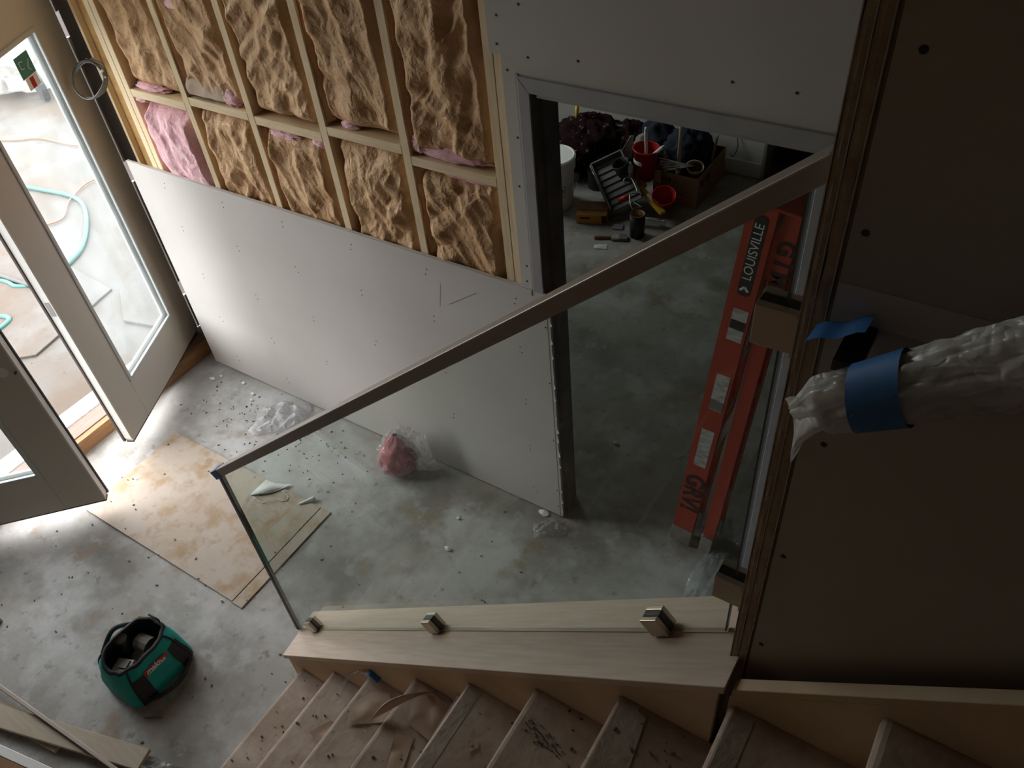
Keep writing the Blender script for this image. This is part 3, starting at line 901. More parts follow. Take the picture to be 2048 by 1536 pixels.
def flange(x0, x1, z0, z1, seed, label):
    def fn(u, v):
        z = z0 + (z1 - z0) * v
        return V((x0 + (x1 - x0) * u + 0.006 * noise.noise(V((z * 9, seed, 0))), 0.024 + 0.026 * u + 0.008 * noise.noise(V((z * 13, u * 3, seed))), z))
    o = obj('paper_flange', MB().grid(6, 60, fn), 'kraft', smooth=True)
    return tag(o, label, 'insulation', 'loose paper flanges in the stud wall')


for i_, (fa, fb, fz0, fz1, lb_) in enumerate(((1.882, 1.908, 1.83, 2.6, 'loose paper edge beside the fourth stud above the blocking'), (1.884, 1.912, 1.30, 1.745, 'loose paper edge beside the fourth stud below the blocking'),
                                              (0.676, 0.702, 1.86, 2.6, 'loose paper edge beside the first stud above the blocking'), (1.480, 1.505, 1.85, 2.6, 'loose paper edge beside the third stud above the blocking'),
                                              (1.072, 1.094, 1.30, 1.74, 'loose paper edge beside the second stud below the blocking'))):
    flange(fa, fb, fz0, fz1, i_, lb_)

bays = [(0.270, 0.633), (0.675, 1.030), (1.072, 1.436), (1.478, 1.840), (1.882, 2.253)]
ztop = [1.738, 1.768, 1.759, 1.794, 1.759]
upl = ['brown paper faced batt in upper bay next to the entrance doors', 'brown paper faced batt in second upper bay, its foot folded over the blocking',
       'brown paper faced batt in the middle upper bay', 'brown paper faced batt in fourth upper bay, torn and showing orange wool', 'wide smooth brown paper batt in upper bay beside the doorway']
lol = ['', 'brown paper faced batt in lower bay just right of the pink one', 'brown paper batt in the middle lower bay with an orange tear',
       'brown paper batt in fourth lower bay, crumpled at the drywall edge', 'brown paper batt in lower bay beside the doorway']
tl = [-0.35, 0.25, -0.5, 0.35, -0.6]
for i, (a, b) in enumerate(bays):
    batt(a, b, ztop[i] + 0.045, 2.75, i + 1, 'insulation_batt', 'kraft', upl[i], tilt=tl[i], bul=0.062 if i else 0.05)
    if i:
        batt(a, b, 1.28, ztop[i] - 0.004, i + 21, 'insulation_batt', 'kraft', lol[i], tilt=-tl[i], fr=(8, 4.5), nu=72, bul=0.058)
batt(bays[0][0] + 0.02, bays[0][1], 1.28, ztop[0] - 0.03, 40, 'insulation_batt', 'pink', 'bare pink fibreglass batt low beside the entrance doors', fr=(9, 7), amp=0.034, bul=0.075)


def tuft(c, rx, ry, rz, seed, label, mat='pink'):
    o = obj('wool_tuft', MB().blob(c, rx, ry, rz, seed, 0.55, 3.5, 30, 18, flat=False), mat, smooth=True)
    return tag(o, label, 'insulation', 'loose insulation tufts on the stud wall')


for j, (x, y, z, rx, ry, rz, lb) in enumerate((
        (2.04, 0.055, 1.825, 0.17, 0.03, 0.030, 'long pink wool tuft on the blocking next to the doorway'),
        (1.915, 0.045, 1.850, 0.035, 0.025, 0.045, 'pale wool scrap hanging at the fourth stud above the blocking'),
        (2.10, 0.060, 1.742, 0.13, 0.02, 0.014, 'thin pink wool strip under the blocking next to the doorway'),
        (1.20, 0.050, 1.728, 0.10, 0.025, 0.026, 'pink wool tuft under the blocking of the middle bay'),
        (1.395, 0.050, 1.735, 0.045, 0.022, 0.025, 'small pink wool tuft under the blocking at the third stud'),
        (1.58, 0.050, 1.846, 0.045, 0.02, 0.020, 'pale pink wool scrap on the blocking of the fourth bay'),
        (0.935, 0.050, 1.845, 0.055, 0.03, 0.045, 'pink wool tuft on the blocking in the second bay'),
        (0.40, 0.055, 1.790, 0.11, 0.03, 0.018, 'dusty wool strip on the blocking nearest the doors'),
        (0.83, 0.035, 2.20, 0.15, 0.02, 0.024, 'pink wool seam across the top of the second bay'),
        (0.295, 0.045, 1.725, 0.05, 0.025, 0.018, 'rolled pink wool end above the bare pink batt'),
        (0.33, 0.040, 1.43, 0.022, 0.02, 0.05, 'dark pink wool roll at the foot of the bare pink batt'))):
    tuft((x, y, z), rx, ry, rz, j + 2, lb)
# folded paper foot in bay 2
fp = MB().grid(16, 10, lambda u, v: V((0.69 + 0.22 * u, 0.02 + 0.05 * v - 0.02 * math.sin(math.pi * v) + 0.008 * noise.noise(V((u * 6, v * 3, 2))), 1.825 + 0.075 * math.sin(math.pi * v * 0.6))))
tag(obj('paper_fold', fp, 'papertorn', smooth=True), 'folded paper flap lying on the blocking of the second bay', 'insulation')

# ================================================================== LADDER
YL = 0.140
ld = empty('step_ladder', (3.05, 0.35, 0), 'folded orange fibreglass step ladder leaning in the doorway', 'ladder')
Fd = V((3.112 - 2.947, 0, 1.86)).normalized()      # front rail direction
Rd = V((3.208 - 3.075, 0, 1.84)).normalized()
Fx = V((Fd.z, 0, -Fd.x))
Rx = V((Rd.z, 0, -Rd.x))
LEN = 1.84
LW = 0.15
ZB = 0.015


def channel(base, d, x, wd, y0, dep, flip):
    m = MB()
    b = V(base)
    s = 1 if not flip else -1
    ay = V((0, 1, 0))

    def bb(u0, u1, v0, v1, l0, l1):
        m.obox(b + x * ((u0 + u1) / 2) + ay * ((v0 + v1) / 2) + d * ((l0 + l1) / 2), x, ay, d, (u1 - u0) / 2, (v1 - v0) / 2, (l1 - l0) / 2)
    v = sorted((y0, y0 + s * 0.004))
    bb(0, wd, v[0], v[1], 0.11, LEN)
    v = sorted((y0 + s * 0.004, y0 + s * dep))
    bb(0, 0.004, v[0], v[1], 0.11, LEN)
    bb(wd - 0.004, wd, v[0], v[1], 0.11, LEN)
    return m


for y0, flip in ((0.0, False), (LW, True)):
    r1 = obj('front_rail', channel((2.942, YL, ZB), Fd, Fx, 0.094, y0, 0.03, flip), 'orange', ld)
    r2_ = obj('rear_rail', channel((3.084, YL, ZB), Rd, Rx, 0.052, y0 + (0.012 if not flip else -0.012), 0.026, flip), 'orange', ld)
    for rr, b, d, x, wd in ((r1, V((2.942, YL, ZB)), Fd, Fx, 0.094), (r2_, V((3.084, YL, ZB)), Rd, Rx, 0.052)):
        m = MB().obox(b + x * (wd / 2) + V((0, y0 + (0.014 if not flip else -0.014), 0)) + d * 0.055, x, (0, 1, 0), d, wd / 2 + 0.002, 0.020, 0.055)
        obj('boot', m, 'alu', rr, bevel=0.004)
for k in range(6):
    l = 0.30 + k * 0.29
    c = V((2.942, YL + LW / 2, ZB)) + Fd * l + Fx * 0.05
    obj('step', MB().obox(c, Fx, (0, 1, 0), Fd, 0.043, LW / 2 - 0.006, 0.014), 'alu', ld)
for l in (0.35, 1.0, 1.6):
    c = V((3.084, YL + LW / 2, ZB)) + Rd * l + Rx * 0.03
    obj('rear_brace', MB().obox(c, Rx, (0, 1, 0), Rd, 0.02, LW / 2 - 0.03, 0.012), 'alu', ld)
c = V((2.942, YL + LW / 2, ZB)) + Fd * (LEN + 0.007) + Fx * 0.085
obj('top_cap', MB().obox(c, Fx, (0, 1, 0), Fd, 0.085, LW / 2 + 0.004, 0.006), 'orange', ld, bevel=0.01)
for a, e_ in (((0.62, 0.075), (0.98, 0.135)), ((1.18, 0.08), (1.62, 0.13))):
    m = MB()
    b = V((2.942, YL + 0.034, ZB))
    m.bar(b + Fd * a[0] + Fx * a[1], b + Fd * e_[0] + Fx * e_[1], 0.022, 0.003, (0, 1, 0))
    obj('spreader', m, 'alu', ld)
ny = V((0, -1, 0))
B1 = V((2.942, YL - 0.0006, ZB))


def decal(l0, l1, u0, u1, mat, nm='decal', lift=0.0, rnd=0.0, base=B1, d=Fd, x=Fx):
    m = MB().obox(base + d * ((l0 + l1) / 2) + x * ((u0 + u1) / 2) + ny * lift, x, (0, 1, 0), d, (u1 - u0) / 2, 0.0004, (l1 - l0) / 2)
    return obj(nm, m, mat, ld, bevel=rnd)


def pill(l0, l1, u0, u1):
    m = MB()
    pts = []
    r = (u1 - u0) * 0.35
    for cu_, cl_, a0 in ((u1 - r, l1 - r, 0), (u0 + r, l1 - r, 90), (u0 + r, l0 + r, 180), (u1 - r, l0 + r, 270)):
        for i in range(5):
            t = math.radians(a0 + 22.5 * i)
            pts.append(B1 + Fx * (cu_ + r * math.cos(t)) + Fd * (cl_ + r * math.sin(t)) + ny * 0.0004)
    return m.prism(pts, (0, 0.0004, 0))


lb = obj('name_plate', pill(1.495, 1.815, 0.028, 0.072), 'black', ld)
m = MB().text('LOUISVILLE', 0.044, B1 + Fd * 1.673 + Fx * 0.050 + ny * 0.0008, Fd, -Fx)
obj('name_text', m, 'white', lb)
m = MB()
for a, q in (((0.036, 1.515), (0.050, 1.532)), ((0.050, 1.532), (0.064, 1.515))):
    m.bar(B1 + Fx * a[0] + Fd * a[1] + ny * 0.0012, B1 + Fx * q[0] + Fd * q[1] + ny * 0.0012, 0.009, 0.0004, (0, 1, 0))
obj('name_arrow', m, 'white', lb)
decal(1.29, 1.435, 0.030, 0.085, 'decal', 'warning_decal')
decal(1.345, 1.385, 0.031, 0.084, 'ink', 'decal_band', 0.0006)
decal(0.92, 1.115, 0.030, 0.082, 'decal', 'warning_decal')
decal(0.925, 0.975, 0.030, 0.082, 'grey', 'decal_band', 0.0006)
decal(0.57, 0.80, 0.025, 0.077, 'decal', 'warning_decal')
obj('marker_text', MB().text('GRV!', 0.115, B1 + Fd * 0.38 + Fx * 0.048 + ny * 0.0006, -Fd, Fx, bold=True), 'ink', ld)
B2 = V((3.084, YL + 0.012 - 0.0006, ZB))
obj('marker_text', MB().text('G I M I', 0.078, B2 + Rd * 1.62 + Rx * 0.027 + ny * 0.0006, -Rd, Rx, bold=True), 'ink', ld)

# ================================================================== WRAPPED HANDRAIL
hr = empty('wall_handrail', (4.2, -1.30, 2.5), 'stair handrail wrapped in milky plastic and blue tape', 'handrail')
ha = V((3.662, -1.302, 2.540))
hd = V((1, 0, 0.80)).normalized()
hs = hd.cross(V((0, 1, 0))).normalized()


def wrapfn(u, v):
    t = v * 1.5 - 0.045
    a = 2 * math.pi * u
    r = 0.036 + 0.022 * min(1, max(0, (t) / 0.5))
    if t < 0:
        r *= max(0.25, 1 + t / 0.06)
    if 0.05 < t < 0.085:
        r *= 0.80
    q = V((math.cos(a) * 2.2, math.sin(a) * 2.2, t * 9))
    k = 1 + 0.30 * crease(q * 1.3 + V((2, 0, 0))) + 0.22 * crease(V((q.x * 2.5, q.y * 2.5, q.z * 1.9)) + V((7, 3, 0))) + 0.10 * crease(V((q.x * 5, q.y * 5, q.z * 3.7)))
    return ha + hd * t + (V((0, 1, 0)) * math.cos(a) * 0.75 + hs * math.sin(a)) * r * k


obj('plastic_sleeve', MB().grid(72, 220, wrapfn, closeu=True), 'milky', hr, smooth=True)
obj('rail_bar', MB().tube([ha + hd * 0.0, ha + hd * 1.5], 0.021, 14), 'bronze', hr, smooth=True)
tp = MB().grid(40, 6, lambda u, v: ha + hd * (0.036 + 0.062 * v + 0.014 * math.sin(6.28 * u)) + (V((0, 1, 0)) * math.cos(6.2832 * u) * 0.75 + hs * math.sin(6.2832 * u)) * (0.042 + 0.004 * v), closeu=True)
obj('tape_band', tp, 'bluetape', hr, smooth=True)
obj('tape_tab', MB().grid(8, 6, lambda u, v: V((3.618 + 0.060 * u, -1.222 - 0.05 * v, 2.585 + 0.035 * u + 0.012 * v + 0.003 * math.sin(9 * u)))), 'bluetape', hr, smooth=True)
obj('bracket', MB().box(3.655, 3.685, YW - 0.075, YW - 0.0005, 2.585, 2.600), 'black', hr)
fl = MB().grid(14, 18, lambda u, v: V((3.618 + 0.020 * v + (0.050 * (1 - v) ** 1.3 + 0.004) * u, -1.320 + 0.014 * math.sin(5 * u + 3 * v) + 0.02 * v, 2.545 - 0.105 * v - 0.01 * u + 0.004 * noise.noise(V((u * 5, v * 5, 3))))))
obj('plastic_tail', fl, 'milky', hr, smooth=True)

# ================================================================== FLOOR THINGS
tag(obj('plywood_sheet', MB().box(0.253, 1.345, -1.148, -0.535, 0.0, 0.008), 'ply', bevel=0.001), 'large stained plywood sheet laid on the concrete inside the doors', 'plywood')
tag(obj('plywood_strip', MB().box(1.350, 1.412, -1.152, -0.532, 0.0, 0.007), 'ply', bevel=0.001), 'narrow plywood strip butted to the end of the stained sheet', 'plywood')
# tool bag
BX, BY = 1.265, -1.565
tb = empty('tool_bag', (BX, BY, 0), 'teal canvas tool bag with black trim, open on the floor', 'tool bag')


def bagring(hx, hy, z, ox, oy, n=48, p=3.2):
    out = []
    for i in range(n):
        t = 2 * math.pi * i / n
        c, s_ = math.cos(t), math.sin(t)
        k = (abs(c) ** p + abs(s_) ** p) ** (-1 / p)
        out.append(V((BX + ox + hx * c * k, BY + oy + hy * s_ * k, z)))
    return out


RINGS = [(0.132, 0.150, 0.0), (0.145, 0.162, 0.02), (0.142, 0.160, 0.07), (0.118, 0.150, 0.14), (0.092, 0.138, 0.19), (0.082, 0.132, 0.215)]


def bagpt(u, v):
    f_ = v * (len(RINGS) - 1)
    i = min(int(f_), len(RINGS) - 2)
    t = f_ - i
    hx = RINGS[i][0] * (1 - t) + RINGS[i + 1][0] * t
    hy = RINGS[i][1] * (1 - t) + RINGS[i + 1][1] * t
    z = RINGS[i][2] * (1 - t) + RINGS[i + 1][2] * t
    a = 2 * math.pi * u
    c, s_ = math.cos(a), math.sin(a)
    p = 5.0 - 2.4 * v
    k = (abs(c) ** p + abs(s_) ** p) ** (-1 / p)
    q = V((BX + hx * c * k, BY + hy * s_ * k, z))
    w_ = 0.010 * noise.noise(V((c * 2.5, s_ * 2.5, z * 14))) * (0.3 + v)
    z2 = z - 0.020 * v * v * c - 0.02 * v * v * s_ * s_
    return V((q.x + w_ * c + 0.01 * v, q.y + w_ * s_, max(z2, 0.0)))


o = obj('body', MB().grid(64, 26, bagpt, closeu=True), 'teal', tb, smooth=True)
thicken(o, 0.004)
obj('bottom', MB().prism(bagring(0.13, 0.148, 0.002, 0, 0), (0, 0, 0.006)), 'blacknylon', tb)


def rimpt(u, v):
    a = bagpt(u, 1.0)
    c = V((BX + 0.01, BY, a.z))
    q = a + (a - c).normalized() * (0.004 if v < 0.95 else -0.012)
    return V((q.x, q.y, a.z - 0.032 + 0.042 * min(v, 0.9)))


o = obj('opening_band', MB().grid(64, 5, rimpt, closeu=True), 'blacknylon', tb, smooth=True)
thicken(o, 0.006)


def onbag(uang, v, out=0.004):
    u = (uang / (2 * math.pi)) % 1.0
    a = bagpt(u, v)
    b = bagpt(u, min(v + 0.02, 1))
    c2 = bagpt(u + 0.004, v)
    n = (c2 - a).cross(b - a).normalized()
    return a + n * out


for y_ in (-0.55, 0.62):
    m = MB().grid(4, 14, lambda u, v, y_=y_: onbag(y_ + (u - 0.5) * 0.36, 0.05 + 0.62 * v))
    obj('strap', m, 'blacknylon', tb, smooth=True)
for a0 in (0.72, -0.72, 2.42, -2.42):
    m = MB().tube([onbag(a0, 0.04 + 0.92 * i / 14, 0.003) for i in range(15)], 0.004, 6)
    obj('piping', m, 'blacknylon', tb, smooth=True)
# sagging carry handle on the front
hp0, hp1 = onbag(-0.55, 0.62), onbag(0.62, 0.62)
m = MB().tube(catmull([onbag(-0.55, 0.28, 0.010), V((BX + 0.185, BY - 0.05, 0.045)), V((BX + 0.190, BY + 0.03, 0.035)), onbag(0.62, 0.28, 0.010)], 8), 0.010, 8)
obj('handle', m, 'blacknylon', tb, smooth=True)
m = MB().tube(catmull([onbag(math.pi - 0.5, 0.6, 0.01), onbag(math.pi, 0.86, 0.03), onbag(math.pi + 0.5, 0.6, 0.01)], 8), 0.010, 8)
obj('handle', m, 'blacknylon', tb, smooth=True)
pa = MB().grid(12, 4, lambda u, v: onbag(-0.36 + 0.72 * u, 0.60 + 0.10 * v, 0.005))
pt_ = obj('brand_patch', pa, 'red', tb, smooth=True)
a_, b_, c_ = onbag(-0.3, 0.65, 0.006), onbag(0.3, 0.65, 0.006), onbag(0, 0.70, 0.006)
mid = onbag(0, 0.645, 0.009)
obj('brand_text', MB().text('makita', 0.034, mid, (b_ - a_), (c_ - mid), bold=True, shear=0.2), 'white', pt_)
m = MB().tube(catmull([onbag(1.5, 0.98, 0.0), V((BX + 0.03, BY + 0.13, 0.235)), V((BX - 0.02, BY + 0.125, 0.240))], 6), 0.004, 6)
obj('zip_pull', m, 'black', tb, smooth=True)


def tool(name, label, cat):
    return empty(name, (BX, BY, 0.10), label, cat)


t = tool('grease_gun', 'dark tool handle standing in the open teal bag', 'tool')
obj('grip', MB().tube([(BX - 0.05, BY - 0.03, 0.04), (BX - 0.052, BY - 0.022, 0.13), (BX - 0.06, BY - 0.01, 0.205)], [0.026, 0.022, 0.024], 12), 'black', t, smooth=True)
obj('cap', MB().blob((BX - 0.06, BY - 0.008, 0.208), 0.027, 0.027, 0.016, 2, 0.05, flat=False), 'grey', t, smooth=True)
t = tool('angle_grinder', 'grey angle grinder lying in the open teal bag', 'power tool')
obj('motor_housing', MB().tube([(BX - 0.03, BY + 0.035, 0.15), (BX + 0.035, BY + 0.045, 0.145)], [0.036, 0.04], 10), 'greycloth', t)
obj('wheel', MB().lathe((BX + 0.03, BY + 0.0, 0.120), [(0.03, 0), (0.045, 0.006), (0.045, 0.014), (0.02, 0.02)], 18, (0.4, -0.5, 0.7)), 'grey', t)
t = tool('battery_pack', 'pale grey battery pack at the front of the teal bag', 'battery')
obj('case', MB().obox((BX + 0.015, BY - 0.075, 0.13), (1, 0.3, 0.2), (-0.3, 1, 0), (-0.2, 0, 1), 0.045, 0.03, 0.03), 'decal', t, bevel=0.005)
obj('contacts', MB().obox((BX + 0.02, BY - 0.070, 0.164), (1, 0.3, 0.2), (-0.3, 1, 0), (-0.2, 0, 1), 0.02, 0.018, 0.006), 'grey', t)


def rag(name, label, cat, c, sx, sy, hgt, seed, mat, n=26, rot=0.0, up_=None):
    ca, sa = math.cos(rot), math.sin(rot)

    def fn(u, v):
        a, b = (u - 0.5) * sx, (v - 0.5) * sy
        e = 1 + 0.35 * noise.noise(V((u * 3, v * 3, seed)))
        a, b = a * e, b * e
        h = max(0.001, hgt * (0.25 + 1.4 * crease(V((u * 3.2, v * 3.2, seed * 2.2))) + 0.5) * (1 - (2 * abs(u - 0.5)) ** 3) * (1 - (2 * abs(v - 0.5)) ** 3) + 0.002)
        return V((c[0] + a * ca - b * sa, c[1] + a * sa + b * ca, c[2] + h))
    o = obj(name, MB().grid(n, n, fn), mat, smooth=True)
    return tag(o, label, cat)


rag('plastic_bag', 'crumpled white plastic bag on the floor beside the drywall, above the rail', 'plastic bag', (0.72, -0.165, 0.002), 0.30, 0.22, 0.070, 3, 'bagfilm', rot=0.5, n=40)
rag('plastic_scrap', 'clear plastic scrap on the floor behind the tool bag', 'plastic', (1.07, -1.62, 0.002), 0.12, 0.10, 0.03, 5, 'film', rot=0.2)
rag('plastic_scrap', 'small crinkled clear wrapper near the torn drywall corner', 'plastic', (2.42, -0.09, 0.002), 0.15, 0.09, 0.04, 8, 'film', rot=0.6)
rag('plastic_sheet', 'long clear plastic wrap lying beside the ladder feet', 'plastic', (3.20, 0.02, 0.003), 0.17, 0.60, 0.05, 9, 'film', n=40)
rag('plastic_scrap', 'crumpled clear plastic at the bottom edge by the plank end', 'plastic', (1.66, -1.86, 0.002), 0.16, 0.12, 0.05, 12, 'film', rot=0.3)
# pink filled bag against the drywall
pk = empty('wool_bag', (1.60, -0.10, 0), 'clear bag with pink wool slumped against the drywall foot', 'plastic bag')
def bagpt2(k, c, sz):
    def fn(u, v):
        t = 2 * math.pi * u
        w_ = (0.62 + 0.38 * math.sin(math.pi * min(1, v * 1.15 + 0.12))) * (1 - 0.75 * max(0, v - 0.8) / 0.2)
        if v < 0.06:
            w_ *= v / 0.06
        d = V((math.cos(t), math.sin(t), v * 2.2))
        kk = 1 + 0.5 * crease(d * 1.7 + V((k * 4.0, 0, 0)))
        x, y = 0.105 * sz * w_ * kk * math.cos(t), 0.070 * sz * w_ * kk * math.sin(t)
        z = 0.012 + 0.265 * sz * v
        return V((c[0] + x * 0.85 - y * 0.5, c[1] + x * 0.5 + y * 0.85 + 0.03 * v, z))
    return fn


obj('pink_wool', MB().grid(56, 40, bagpt2(1, (1.555, -0.150), 0.92), closeu=True), 'redwool', pk, smooth=True)
obj('plastic_film', MB().grid(56, 40, bagpt2(1, (1.557, -0.150), 1.05), closeu=True), 'film', pk, smooth=True)
for sd, (x_, y_, z_), (ux, uy, uz), (vx, vy, vz) in ((1, (1.56, -0.13, 0.20), (0.20, 0.05, -0.10), (0.03, 0.02, 0.16)), (2, (1.60, -0.14, 0.03), (0.18, 0.06, 0.03), (-0.01, 0.03, 0.16))):
    obj('bag_neck', MB().grid(26, 26, lambda u, v: V((x_, y_, z_)) + V((ux, uy, uz)) * u * (1 - 0.35 * v) + V((vx, vy, vz)) * v + V((0.01, -0.022, 0.012)) * crease(V((u * 2.6, v * 2.6, sd * 3.3))) * 1.6), 'milky', pk, smooth=True)
# mask
mk = empty('face_mask', (1.0, -0.60, 0.008), 'pale pleated face mask lying on the plywood sheet', 'mask')
o = obj('pleated_cloth', MB().grid(16, 14, lambda u, v: V((0.955 + 0.145 * u * (0.4 + 0.6 * v ** 0.5) + 0.01, -0.655 + 0.115 * v + 0.045 * u * u, 0.012 + 0.022 * math.sin(math.pi * u) * math.sin(math.pi * min(v + .1, 1)) + 0.003 * math.sin(u * 40)))), 'paperwhite', mk, smooth=True)
obj('ear_loop', MB().tube(catmull([(0.985, -0.655, 0.012), (1.06, -0.662, 0.014), (1.105, -0.615, 0.02), (1.15, -0.60, 0.012), (1.155, -0.570, 0.011), (1.10, -0.555, 0.018)], 6), 0.0022, 5), 'paperwhite', mk, smooth=True)
mm = MB().lathe((1.236, -0.575, 0.014), [(0.004, 0), (0.007, 0.03), (0.012, 0.07), (0.011, 0.085)], 12, (0.55, 0.75, 0.02))
tag(obj('plastic_nozzle', mm, 'paperwhite', smooth=True), 'white tapered plastic nozzle on the plywood edge', 'nozzle')
# boards at lower left
def board(name, label, a, b, wd, th, z, mat, cat='plank', skew=0.0):
    a, b = V((*a, z + th / 2)), V((*b, z + th / 2))
    m = MB().bar(a, b, wd, th)
    return tag(obj(name, m, mat, bevel=0.002), label, cat)


board('wood_plank', 'pale wide plank on the floor at lower left, its end beside clear plastic', (0.42, -2.185), (1.590, -1.848), 0.085, 0.022, 0.019, 'plank')
board('wood_plank', 'thinner plank crossing under the pale wide plank', (0.30, -2.10), (1.22, -1.985), 0.07, 0.018, 0.0005, 'plank')
board('white_board', 'white edged board at the lower left corner of the floor', (0.72, -2.190), (1.42, -2.052), 0.035, 0.02, 0.0, 'whitepaint', 'board')
board('brown_board', 'brown board beside the white edged one at lower left corner', (0.72, -2.235), (1.42, -2.098), 0.050, 0.02, 0.0, 'wood_dark', 'board')
board('metal_bar', 'long slim grey metal bar lying across the planks', (0.45, -1.985), (1.68, -1.925), 0.016, 0.016, 0.0415, 'bronze', 'metal bar')
tag(obj('wood_block', MB().box(0.30, 0.455, -1.83, -1.765, 0, 0.03), 'plank', bevel=0.002), 'short grey wood offcut at the left picture edge', 'wood block')
# crumbs of debris
db = MB()
for i in range(230):
    if i < 130:
        x, y = random.gauss(0.72, 0.28), random.gauss(-0.27, 0.11)
    else:
        x, y = random.uniform(0.2, 2.9), random.uniform(-1.9, -0.1)
    if y > -0.015 or x > 1.85 and y < -1.05:
        continue
    r = random.uniform(0.0018, 0.005)
    a = random.uniform(0, 3.1)
    db.obox((x, y, 0.0022 + (0.008 if 0.25 < x < 1.41 and -1.15 < y < -.53 else 0)), (math.cos(a), math.sin(a), 0), (-math.sin(a), math.cos(a), 0), (0, 0, 1), r * 1.2, r * 0.6, 0.0018)
tag(obj('floor_debris', db, 'debris'), 'dark crumbs of debris scattered over the floor', kind='stuff')
ch = MB()
for x, y, s_ in ((0.42, -0.10, .016), (0.45, -0.14, .012), (0.30, -0.06, .014), (0.10, -0.12, .02), (0.13, -0.08, .012), (2.06, -0.42, .02), (2.45, 0.55, .018), (2.00, -0.25, .012), (1.30, -1.17, .008), (2.35, -0.02, .03)):
    ch.blob((x, y, 0.006), s_, s_ * 0.6, 0.007, x * 9, 0.4, 2, 10, 6)
tag(obj('plaster_chips', ch, 'plaster'), 'white plaster chips scattered along the wall foot', kind='stuff')
m = MB().tube([(1.43, -1.73, 0.004), (1.49, -1.69, 0.004)], 0.003, 6)
tag(obj('loose_nail', m, 'grey'), 'loose dark nail on the floor below the tool bag', 'nail')

# ---- litter on the stairs
def sheetpaper(name, label, pts, z, seed, mat='papertorn', lift=0.012):
    pts = [V((*p, z)) for p in pts]
    c = sum(pts, V()) / len(pts)
    nr = 5
    m = MB()
    vs = [c + V((0, 0, lift))]
    n = len(pts)
    for r_ in range(1, nr + 1):
        for i, p in enumerate(pts):
            q = c.lerp(p, r_ / nr)
            vs.append(q + V((0, 0, 0.003 + lift * max(0, 1.3 * noise.noise(V((q.x * 22, q.y * 22, seed))) + 0.45))))
    fs = [(0, 1 + i, 1 + (i + 1) % n) for i in range(n)]
    for r_ in range(nr - 1):
        for i in range(n):
            a, b = 1 + r_ * n + i, 1 + r_ * n + (i + 1) % n
            fs.append((a, a + n, b + n, b))
    m.add(vs, fs)
    return tag(obj(name, m, mat, smooth=True), label, 'paper', 'torn paper on the steps')


z3, z4 = RISE * 3, RISE * 4
sheetpaper('torn_paper', 'ragged torn paper patch on the third step', [(2.465, -1.40), (2.50, -1.33), (2.555, -1.30), (2.60, -1.345), (2.605, -1.39), (2.57, -1.41), (2.545, -1.43), (2.50, -1.46)], z3, 2)
sheetpaper('torn_paper', 'dark torn paper lying deepest in the corner of the fourth step', [(2.72, -1.285), (2.80, -1.30), (2.86, -1.29), (2.89, -1.35), (2.86, -1.42), (2.76, -1.41), (2.73, -1.35)], z4, 4)
st_ = MB().grid(6, 18, lambda u, v: V((2.66 + 0.11 * v + 0.045 * (u - 0.5) * (1 - (2 * v - 1) ** 2), -1.455 + 0.165 * v + 0.03 * (u - 0.5), z4 + 0.006 + 0.05 * math.sin(math.pi * v) + 0.010 * math.sin(5 * u))))
tag(obj('paper_curl', st_, 'papertorn', smooth=True), 'long curled paper shred standing up over the fourth step', 'paper', 'torn paper on the steps')
st_ = MB().grid(5, 12, lambda u, v: V((2.845 + 0.05 * u + 0.02 * v, -1.44 + 0.155 * v, z4 + 0.006 + 0.07 * v + 0.008 * u)))
tag(obj('paper_flap', st_, 'papertorn', smooth=True), 'straight paper flap leaning on the riser of the fifth step', 'paper', 'torn paper on the steps')
sheetpaper('torn_paper', 'pale torn paper corner on the second step', [(2.30, -1.50), (2.34, -1.43), (2.41, -1.42), (2.44, -1.47), (2.40, -1.53)], RISE * 2, 6)
sheetpaper('torn_paper', 'long torn paper strip along the fourth tread seam', [(2.74, -1.44), (2.80, -1.43), (2.84, -1.56), (2.82, -1.68), (2.77, -1.67), (2.78, -1.55)], z4, 8, lift=0.006)
sheetpaper('torn_paper', 'small paper chip in the middle of the fifth step', [(3.01, -1.42), (3.03, -1.40), (3.05, -1.42), (3.03, -1.45)], RISE * 5, 9)
tp = empty('plastic_loop', (2.40, -1.31, RISE * 2), 'clear plastic loop with blue tape on the second and third step', 'plastic')
obj('film', MB().grid(20, 5, lambda u, v: V((2.30 + 0.19 * u, -1.345 + 0.055 * math.sin(2.6 * u) + 0.085 * v * (1 - 0.7 * u) - 0.02 * v, RISE * 2 + 0.02 + 0.225 * u ** 0.7 + 0.025 * math.sin(3.1 * u) + 0.01 * math.sin(9 * v + 5 * u)))), 'film', tp, smooth=True)
obj('blue_tape', MB().grid(6, 4, lambda u, v: V((2.455 + 0.05 * u, -1.300 + 0.035 * v, RISE * 3 + 0.030 + 0.010 * math.sin(4 * u + v)))), 'bluetape', tp, smooth=True)
cs = MB()
for i in range(130):
    k = random.choice([0, 1, 2, 3, 4, 5, 5, 6, 6])
    x = S0 + RUN * k + random.uniform(0.02, RUN - 0.01)
    y = random.uniform(-1.75, YS - 0.01)
    s_ = random.uniform(0.001, 0.0032)
    a = random.uniform(0, 3.1)
    cs.obox((x, y, RISE * (k + 1) + 0.003), (math.cos(a), math.sin(a), 0), (-math.sin(a), math.cos(a), 0.1), (0, 0, 1), s_ * 1.5, s_ * 0.8, 0.0025)
tag(obj('step_debris', cs, 'debris'), 'dark crumbs of dirt scattered over the steps', kind='stuff')
sp = MB()
